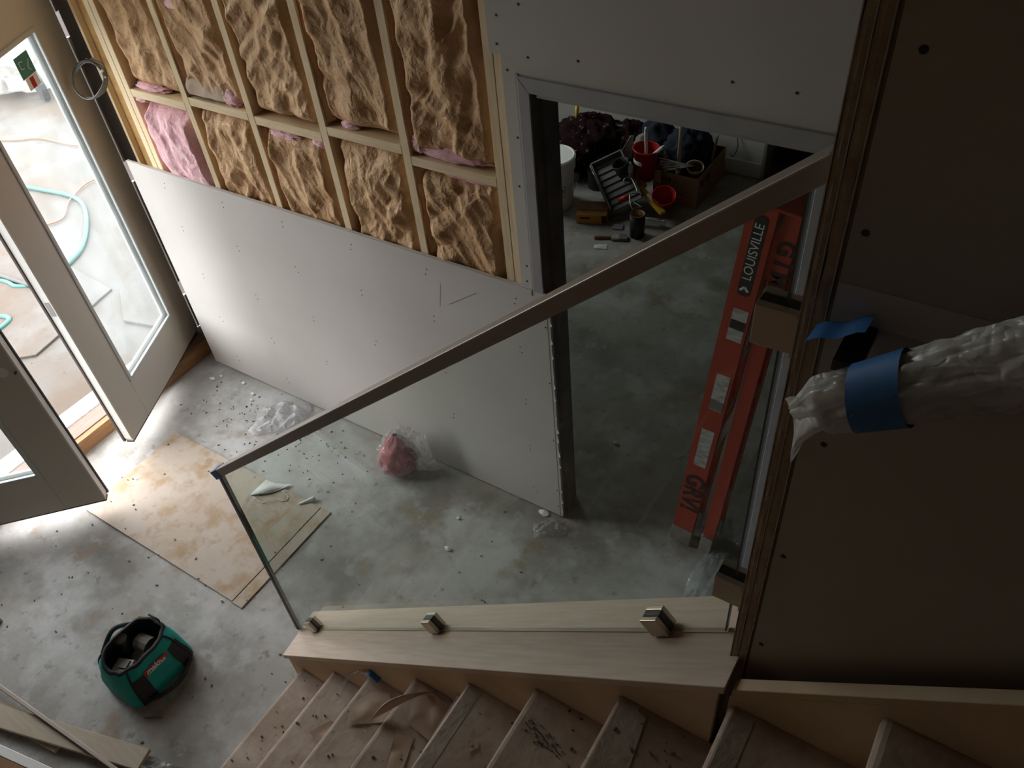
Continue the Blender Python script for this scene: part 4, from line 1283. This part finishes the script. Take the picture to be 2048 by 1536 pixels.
for i in range(40):
    t_ = i / 40
    x, y = 3.19 + 0.10 * t_ + random.gauss(0, .010), -1.365 - 0.03 * t_ + random.gauss(0, .010)
    sp.blob((x, y, RISE * 6 + 0.0022), 0.0032, 0.0022, 0.0022, i, 0.3, 2, 7, 5)
tag(obj('dirt_streak', sp, 'debris'), 'streak of dark dirt on the sixth step', kind='stuff')

# ================================================================== BACK ROOM CLUTTER
G = 'jobsite clutter in the back room'
# bucket
bx_, by_ = 0.985, 2.440
bk = empty('plastic_bucket', (bx_, by_, 0), 'white lidded plastic bucket just inside the doorway', 'bucket')
obj('body', MB().lathe((bx_, by_, 0), [(0.130, 0.0), (0.133, 0.01), (0.146, 0.29), (0.155, 0.295), (0.157, 0.35), (0.15, 0.365)], 36), 'white', bk, smooth=True)
obj('lid', MB().lathe((bx_, by_, 0.360), [(0.160, 0.0), (0.161, 0.022), (0.150, 0.030), (0.142, 0.024), (0.03, 0.024), (0.026, 0.030)], 36), 'white', bk, bevel=0.0)
lg = MB()
for an0, an1, za_, zb_ in ((-0.95, -0.93, 0.12, 0.20), (-0.47, -0.45, 0.12, 0.20), (-0.95, -0.45, 0.198, 0.202), (-0.95, -0.45, 0.118, 0.122), (-0.80, -0.60, 0.140, 0.146), (-0.80, -0.60, 0.176, 0.182), (-0.80, -0.76, 0.140, 0.18), (-0.64, -0.60, 0.140, 0.18), (-0.72, -0.68, 0.15, 0.17)):
    lg.grid(5, 2, lambda u, v: V((bx_ + 0.1445 * math.cos(an0 + (an1 - an0) * u), by_ + 0.1445 * math.sin(an0 + (an1 - an0) * u), za_ + (zb_ - za_) * v)))
obj('logo', lg, 'red', bk)
m = MB().tube([(bx_ + 0.158 * math.cos(t / 10), by_ + 0.158 * math.sin(t / 10), 0.27 - 0.12 * math.sin((t + 20) / 40 * math.pi)) for t in range(-20, 21, 2)], 0.003, 6)
obj('bail', m, 'steel', bk)
# amber carton
ab = empty('amber_carton', (1.32, 2.40, 0), 'flat amber cardboard carton on the floor right of the bucket', 'carton')
ax = V((0.200, 0.079, 0)).normalized()
ay = V((-ax.y, ax.x, 0))
c0 = V((1.352, 2.318, 0)) + ay * 0.075
obj('box', MB().obox(c0 + V((0, 0, 0.035)), ax, ay, (0, 0, 1), 0.107, 0.085, 0.035), 'amberbox', ab, bevel=0.002)
obj('flap', MB().obox(c0 + V((0, 0, 0.074)) + ay * 0.03, ax, ay, (0, 0.3, 1), 0.105, 0.055, 0.002), 'card', ab)
obj('print', MB().obox(c0 + V((0, 0, 0.035)) - ay * 0.0855 + ax * 0.088, ax, ay, (0, 0, 1), 0.018, 0.0005, 0.030), 'ink', ab)
obj('print', MB().obox(c0 + V((0, 0, 0.045)) - ay * 0.0855 - ax * 0.045, ax, ay, (0, 0, 1), 0.035, 0.0005, 0.006), 'ink', ab)
# black can with tan carton
cn = empty('black_can', (1.705, 2.30, 0), 'open black can in front of the clutter, brown inside', 'can')
o = obj('wall', MB().lathe((1.705, 2.315, 0), [(0.050, 0), (0.052, 0.165), (0.047, 0.165), (0.045, 0.01)], 24, capt=False), 'black', cn, smooth=True)
obj('lining', MB().lathe((1.705, 2.315, 0.13), [(0.046, 0.0), (0.0465, 0.045), (0.049, 0.045)], 24, capt=False), 'card', cn, smooth=True)
# brush
br = empty('paint_brush', (1.55, 2.22, 0), 'brown handled paint brush lying on the floor before the can', 'brush')
obj('handle', MB().tube(catmull([(1.46, 2.155, 0.012), (1.52, 2.185, 0.012), (1.565, 2.205, 0.012)], 5), [0.011, .012, .013, .013, .012, .011, .010, .010, .011, .012, .012], 8), 'wood_dark', br, smooth=True)
obj('ferrule', MB().obox((1.59, 2.216, 0.012), (1, .42, 0), (-.42, 1, 0), (0, 0, 1), 0.028, 0.026, 0.010), 'alu', br)
obj('bristles', MB().obox((1.64, 2.237, 0.012), (1, .42, 0), (-.42, 1, 0), (0, 0, 1), 0.028, 0.028, 0.009), 'grey', br)
rag('paper_scrap', 'small white paper scrap on the back room floor', 'paper', (1.545, 2.085, 0.002), 0.09, 0.05, 0.008, 14, 'paperwhite', n=8, rot=0.4)
m = MB().obox((1.545, 2.345, 0.006), (1, .3, 0), (-.3, 1, 0), (0, 0, 1), 0.035, 0.03, 0.004)
tag(obj('metal_plate', m, 'steel', bevel=0.002), 'small grey metal plate left of the black can', 'metal plate')
# roller tray / grid: dark grey ribbed tray tilted
ty = empty('roller_tray', (1.35, 2.60, 0), 'dark grey ribbed roller tray tilted against the clutter', 'paint tray')
ta, tb_ = V((0.30, -0.26, -0.16)).normalized(), V((0.62, 0.50, 0.30)).normalized()
tn = ta.cross(tb_).normalized()
if tn.z < 0:
    tn = -tn
tc_ = V((1.395, 2.620, 0.170))
obj('pan', MB().obox(tc_, ta, tb_, tn, 0.205, 0.115, 0.006), 'grey', ty)
for k in range(7):
    obj('rib', MB().obox(tc_ + ta * (-0.17 + k * 0.055) + tn * 0.010, ta, tb_, tn, 0.004, 0.105, 0.006), 'grey', ty)
for s_ in (-1, 1):
    obj('side', MB().obox(tc_ + tb_ * (s_ * 0.115) + tn * 0.02, ta, tb_, tn, 0.205, 0.005, 0.028), 'grey', ty)
obj('end', MB().obox(tc_ - ta * 0.205 + tn * 0.02, ta, tb_, tn, 0.005, 0.115, 0.028), 'grey', ty)
m = MB()
m.tube([tc_ - ta * 0.2 - tb_ * 0.125 + tn * 0.04 + ta * 0.02 * i + tn * 0.006 * math.sin(i * 1.7) for i in range(18)], 0.005, 6)
obj('splattered_edge', m, 'alu', ty, smooth=True)
# second, upright trowel
tw = empty('plaster_trowel', (1.36, 2.80, 0), 'grey plastering blade standing behind the ribbed tray', 'trowel')
obj('blade', MB().prism([(1.30, 2.80, 0.24), (1.40, 2.84, 0.25), (1.405, 2.85, 0.42), (1.385, 2.845, 0.42)], (0.004, -0.004, 0)), 'alu', tw)
obj('back', MB().bar((1.31, 2.80, 0.25), (1.39, 2.842, 0.41), 0.012, 0.012), 'grey', tw)
obj('handle', MB().tube([(1.30, 2.79, 0.16), (1.35, 2.815, 0.255)], 0.013, 8), 'wood_dark', tw, smooth=True)
# cups


def cup(name, label, c, axv, r0, r1, h, mat):
    e = empty(name, c, label, 'cup')
    o = obj('shell', MB().lathe(c, [(r0, 0), (r1, h), (r1 * 1.07, h), (r1 * 1.07, h - 0.006), ], 26, axv, capt=False), mat, e, smooth=True)
    obj('inside', MB().lathe(c, [(r0 * 0.95, 0.01), (r1 * 0.96, h)], 26, axv, capt=False), mat, e, smooth=True)
    m = MB()
    a = V(axv).normalized()
    s_ = a.cross(V((0.4, -1, 0.2))).normalized()
    m.tube(catmull([V(c) + a * h * 0.85 + s_ * r1 * 1.0, V(c) + a * h * 0.7 + s_ * r1 * 1.7, V(c) + a * h * 0.35 + s_ * (r0 + 0.004)], 6), 0.006, 6)
    obj('handle', m, mat, e, smooth=True)
    return e


e = cup('paint_cup', 'upright red paint cup with two brush handles standing in it', (1.535, 2.76, 0.17), (0.06, 0, 1), 0.068, 0.090, 0.235, 'red')
obj('paint_drip_band', MB().lathe((1.541, 2.76, 0.30), [(0.0805, 0), (0.083, 0.03)], 26, (0.06, 0, 1), capb=False, capt=False), 'paperwhite', e, smooth=True)
cup('paint_cup', 'tipped red scoop cup in front of the cardboard box', (1.745, 2.66, 0.050), (0.10, -0.35, 0.85), 0.052, 0.080, 0.12, 'red')
for a, b, lb_ in (((1.55, 2.76, 0.32), (1.535, 2.77, 0.545), 'upright white brush handle in the red cup'), ((1.57, 2.75, 0.33), (1.69, 2.74, 0.455), 'slanting white brush handle in the red cup')):
    h_ = empty('brush_handle', a, lb_, 'brush', 'brushes in the red cup')
    a, b = V(a), V(b)
    obj('grip', MB().tube([a.lerp(b, t_ / 6) for t_ in range(7)], [0.012, 0.011, 0.011, 0.012, 0.013, 0.014, 0.010], 8), 'paperwhite', h_, smooth=True)
    obj('hang_hole', MB().lathe(a.lerp(b, 0.92) + V((0.006, -0.011, 0.004)), [(0.005, 0), (0.005, 0.002)], 8, (0.2, -0.9, 0.3)), 'ink', h_)
    obj('ferrule', MB().tube([a - (b - a).normalized() * 0.05, a], [0.016, 0.013], 8), 'alu', h_)
# black metal bowl / frames
bo = empty('black_pail', (1.42, 2.72, 0.16), 'small black pail with white paint drips beside the red cup', 'pail')
o = obj('shell', MB().lathe((1.44, 2.69, 0.17), [(0.04, 0), (0.062, 0.15), (0.058, 0.15), (0.038, 0.01)], 22, (-0.25, -0.25, 0.9), capt=False), 'black', bo, smooth=True)
obj('paint_drips', MB().blob((1.475, 2.665, 0.25), 0.022, 0.02, 0.07, 4, 0.5, 3, 16, 12, flat=False), 'decal', bo, smooth=True)
# roller frame
rf = empty('paint_roller', (1.5, 2.5, 0.1), 'bent wire roller frame with a red grip on the ribbed tray', 'roller frame')
obj('wire', MB().tube(catmull([(1.615, 2.395, 0.17), (1.57, 2.47, 0.20), (1.60, 2.52, 0.20), (1.50, 2.62, 0.235), (1.46, 2.60, 0.22), (1.475, 2.585, 0.2), (1.50, 2.60, 0.20)], 6), 0.005, 6), 'alu', rf, smooth=True)
obj('grip', MB().tube([(1.50, 2.44, 0.155), (1.57, 2.47, 0.185)], [0.016, 0.019], 10), 'red', rf, smooth=True)
obj('wire_hook', MB().tube([(1.60, 2.40, 0.18), (1.64, 2.37, 0.16), (1.68, 2.42, 0.16), (1.60, 2.44, 0.17)], 0.004, 6), 'alu', rf)
# yellow level
lv = empty('spirit_level', (1.7, 2.56, 0.08), 'yellow spirit level lying aslant over the pile', 'level')
obj('beam', MB().bar((1.56, 2.64, 0.165), (1.80, 2.515, 0.085), 0.045, 0.022), 'yellow', lv, bevel=0.003)
obj('vial_window', MB().bar((1.645, 2.596, 0.1505), (1.70, 2.567, 0.1320), 0.020, 0.008), 'paperwhite', lv)
obj('end_block', MB().obox((1.55, 2.655, 0.165), (1, -.5, -.3), (.5, 1, 0), (.3, 0, 1), 0.03, 0.045, 0.012), 'yellow', lv)
# clear tube with white cap
cy = empty('caulk_tube', (1.75, 2.45, 0.03), 'clear caulk tube with white cap before the cardboard box', 'tube')
obj('barrel', MB().tube([(1.66, 2.44, 0.035), (1.80, 2.475, 0.035)], 0.028, 14), 'milky', cy, smooth=True)
obj('cap', MB().tube([(1.80, 2.475, 0.035), (1.835, 2.483, 0.035)], 0.019, 12), 'white', cy, smooth=True)
obj('plunger_rod', MB().tube([(1.68, 2.41, 0.068), (1.835, 2.45, 0.068)], 0.004, 6), 'alu', cy)
# cardboard box
cb = empty('cardboard_box', (1.77, 3.0, 0), 'open brown cardboard box full of cloth and wire', 'box')
bxx0, bxx1, byy0, byy1, bh = 1.60, 1.935, 2.78, 3.28, 0.235
obj('front_panel', MB().box(bxx0, bxx1, byy0, byy0 + 0.006, 0, bh), 'card', cb)
obj('back_panel', MB().box(bxx0, bxx1, byy1 - 0.006, byy1, 0, bh), 'card', cb)
obj('side_panel', MB().box(bxx0, bxx0 + 0.006, byy0 + .006, byy1 - .006, 0, bh), 'card', cb)
obj('side_panel', MB().box(bxx1 - 0.006, bxx1, byy0 + .006, byy1 - .006, 0, bh), 'card', cb)
obj('bottom_panel', MB().box(bxx0 + .006, bxx1 - .006, byy0 + .006, byy1 - .006, 0, 0.006), 'card', cb)
fl_ = MB().grid(6, 8, lambda u, v: V((bxx0 + 0.02 + 0.05 * u + 0.02 * v, byy0 - 0.002 - 0.05 * math.sin(2.0 * v), bh + 0.03 * math.sin(math.pi * v) - 0.09 * v * v)))
thicken(obj('flap', fl_, 'card', cb, smooth=True), 0.004)
pr = MB()
for x, wd_, z, hh in ((1.655, 0.02, 0.185, 0.03), (1.69, 0.012, 0.185, 0.03), (1.715, 0.016, 0.185, 0.034), (1.76, 0.006, 0.18, 0.02), (1.78, 0.006, 0.18, 0.02)):
    pr.box(x, x + wd_, byy0 - 0.0008, byy0 - 0.0002, z - hh / 2, z + hh / 2)
for y, wd_, z, hh in ((2.83, 0.05, 0.165, 0.05), (2.90, 0.03, 0.17, 0.04), (2.95, 0.04, 0.16, 0.06)):
    pr.box(bxx1 + 0.0002, bxx1 + 0.0008, y, y + wd_, z - hh / 2, z + hh / 2)
obj('print', pr, 'ink', cb)
tag(obj('navy_cloth', MB().blob((1.72, 3.10, 0.26), 0.17, 0.17, 0.16, 5, 0.3, 2.2, 44, 26), 'navy', smooth=True), 'navy cloth heap rising out of the cardboard box', 'cloth')
tag(obj('navy_cloth', MB().blob((1.46, 3.17, 0.17), 0.17, 0.15, 0.24, 7, 0.3, 2.0, 40, 24), 'navy', smooth=True), 'dark cloth heap behind the red cup, left of the box', 'cloth')
for k in range(5):
    m = MB().tube([(1.735 + (0.090 + 0.008 * k) * math.cos(2 * math.pi * i / 26), 2.850 + (0.058 + 0.005 * k) * math.sin(2 * math.pi * i / 26), 0.238 + 0.013 * k + 0.05 * math.sin(2 * math.pi * i / 26 + 2.2 + 0.25 * k)) for i in range(26)], 0.0034, 6, closed=True)
    if k == 0:
        wc = empty('cable_coil', (1.735, 2.845, 0.2), 'coil of white cable on top of the cardboard box', 'cable')
    obj('cable_turn', m, 'paperwhite', wc, smooth=True)
pl_ = empty('roller_pole', (1.735, 2.95, 0.1), 'pale wooden pole standing in the cardboard box', 'pole')
obj('shaft', MB().tube([(1.745, 2.87, 0.22), (1.757, 2.88, 1.05)], 0.014, 10), 'plank', pl_, smooth=True)
obj('grip', MB().tube([(1.743, 2.869, 0.10), (1.745, 2.87, 0.22)], 0.0165, 10), 'paperwhite', pl_, smooth=True)
obj('red_label', MB().tube([(1.7438, 2.8694, 0.150), (1.7445, 2.8698, 0.195)], 0.0172, 10), 'red', pl_, smooth=True)
bp_ = empty('brass_pot', (1.86, 2.98, 0.2), 'tarnished brass pot in the right half of the cardboard box', 'pot')
obj('shell', MB().lathe((1.858, 2.93, 0.185), [(0.035, 0), (0.055, 0.05), (0.056, 0.09), (0.05, 0.09), (0.048, 0.05), (0.02, 0.012)], 22, (0.1, -0.5, 0.85), capt=False), 'brass', bp_, smooth=True)
obj('wire_ring', MB().tube([V((1.862, 2.89, 0.262)) + V((math.cos(t_ / 4), 0.45 * math.sin(t_ / 4), 0.5 * math.sin(t_ / 4))) * 0.064 for t_ in range(25)], 0.004, 6, closed=True), 'alu', bp_, smooth=True)
m = MB().grid(8, 14, lambda u, v: V((1.885 + 0.028 * v + 0.012 * u, 3.23 - 0.20 * v + 0.03 * u, 0.36 - 0.17 * v * v + 0.02 * u)))
thicken(tag(obj('paper_sheath', m, 'greycloth', smooth=True), 'curved grey paper strip at the right edge of the box', 'paper'), 0.003)
tag(obj('grey_cloth', MB().blob((1.455, 2.905, 0.33), 0.065, 0.055, 0.085, 3, 0.3, 2.5, 24, 16, flat=False), 'greycloth', smooth=True), 'grey rag tucked behind the red cup', 'cloth')
# dark heap left
tag(obj('dark_clothes', MB().blob((0.95, 3.02, 0.17), 0.30, 0.27, 0.21, 13, 0.35, 2.4, 50, 30), 'maroon', smooth=True), 'dark speckled clothing heap behind the white bucket', 'clothes')
tag(obj('dark_clothes', MB().blob((1.22, 3.14, 0.15), 0.22, 0.19, 0.19, 17, 0.35, 2.4, 44, 26), 'maroon', smooth=True), 'low dark clothing heap in the middle of the clutter', 'clothes')
kb = empty('brown_carton', (0.78, 2.88, 0), 'brown carton half hidden behind the white bucket', 'box')
obj('body', MB().obox((0.80, 2.86, 0.12), (1, .25, 0), (-.25, 1, 0), (0, 0, 1), 0.17, 0.12, 0.12), 'card', kb)
obj('flap', MB().obox((0.84, 2.715, 0.262), (1, .25, 0), (.25, -1, .45), (0, .45, 1), 0.165, 0.05, 0.003), 'card', kb)
yb = empty('yellow_scraper', (0.86, 3.06, 0.25), 'yellow handled scraper standing in the dark clothes', 'scraper')
obj('handle', MB().tube([(0.86, 3.00, 0.34), (0.855, 3.03, 0.47)], [0.013, 0.015], 8), 'yellow', yb, smooth=True)
obj('head', MB().obox((0.845, 3.035, 0.485), (1, .2, 0), (-.2, 1, 0), (0, 0, 1), 0.04, 0.012, 0.014), 'yellow', yb)
tag(obj('paint_can', MB().lathe((1.16, 2.78, 0.0), [(0.08, 0), (0.08, 0.13), (0.085, 0.135), (0.085, 0.145), (0.07, 0.14)], 24), 'black', smooth=False), 'black paint can in the shadow between bucket and tray', 'can')
m = MB().tube(catmull([(1.98, 3.352, 0.30), (2.0, 3.34, 0.22), (1.975, 3.335, 0.14), (1.955, 3.33, 0.16)], 6), 0.003, 5)
tag(obj('blue_wire', m, 'navy', smooth=True), 'thin dark wire hanging down the far wall', 'wire')

# ================================================================== OUTSIDE
def hose(name, label, pts, r, mat, cat, z=0.0):
    m = MB().tube(catmull([V((p[0], p[1], (p[2] if len(p) > 2 else z))) for p in pts], 8), r, 8)
    return tag(obj(name, m, mat, smooth=True), label, cat)


ZG = -0.012
hose('garden_hose', 'green hose loop on the ground by the near door leaf', [(-2.6, -0.95, ZG), (-2.1, -0.62, ZG), (-1.72, -0.36, ZG), (-1.62, -0.44, ZG), (-1.68, -0.62, ZG), (-2.0, -0.95, ZG), (-2.5, -1.3, ZG)], 0.02, 'tealhose', 'hose')
hose('garden_hose', 'second green hose curving behind the door stile outside', [(-2.9, -0.55, ZG), (-2.2, -0.14, ZG), (-1.95, -0.10, ZG), (-1.82, 0.05, ZG), (-1.95, 0.45, ZG), (-2.5, 0.85, ZG), (-3.0, 0.84, ZG), (-3.35, 0.72, ZG), (-3.8, 0.3, ZG)], 0.018, 'tealhose', 'hose')
hose('black_pipe', 'black pipe lying on the ground outside', [(-2.9, -0.15, 0.0), (-1.4, -0.02, 0.0)], 0.016, 'black', 'pipe')
hose('extension_cord', 'orange extension cord snaking over the pale ground outside', [(-2.2, 1.6, ZG), (-2.72, 1.18, ZG), (-2.65, 0.85, ZG), (-2.45, 0.60, ZG), (-2.7, 0.35, ZG), (-3.1, 0.0, ZG)], 0.007, 'cord', 'cord')
hose('extension_cord', 'far orange cord running across the ground before the machine', [(-5.2, 0.9, ZG), (-4.2, 1.25, ZG), (-3.9, 1.42, ZG), (-3.4, 1.5, ZG), (-2.9, 1.9, ZG)], 0.006, 'cord', 'cord')
for i, (pts, lb_) in enumerate((([(-2.05, 0.10), (-1.80, 0.24), (-1.285, 0.20), (-1.15, -0.5), (-1.6, -0.9), (-2.3, -0.6)], 'raised pale concrete slab outside the doors'),
                                ([(-1.25, 0.24), (-1.30, 0.47), (-1.05, 1.1), (-0.55, 0.9), (-0.50, 0.1), (-0.9, 0.0)], 'light concrete slab close to the door sill outside'))):
    tag(obj('paving_slab', MB().prism([(x, y, -0.045) for x, y in pts], (0, 0, 0.035 + 0.006 * i)), 'ground', bevel=0.005), lb_, 'paving slab', 'slabs outside')
mc = empty('covered_machine', (-5.0, 2.2, -0.03), 'rounded machine under pale plastic seen through the door glass', 'machine')
obj('plastic_cover', MB().blob((-5.2, 2.3, 0.42), 0.55, 0.7, 0.55, 3, 0.25, 1.6, 40, 24), 'milky', mc, smooth=True)
obj('drum', MB().lathe((-5.25, 2.2, 0.25), [(0.2, -0.1), (0.38, 0.1), (0.38, 0.4), (0.22, 0.6)], 24, (0.4, -0.2, 0.8)), 'greycloth', mc, smooth=True)
for dx, dy in ((-0.3, -0.3), (0.35, -0.25), (0.3, 0.35)):
    obj('wheel', MB().lathe((-5.0 + dx, 2.25 + dy, 0.12), [(0.06, -0.04), (0.15, -0.03), (0.15, 0.03), (0.06, 0.04)], 20, (0.3, 1, 0)), 'black', mc)
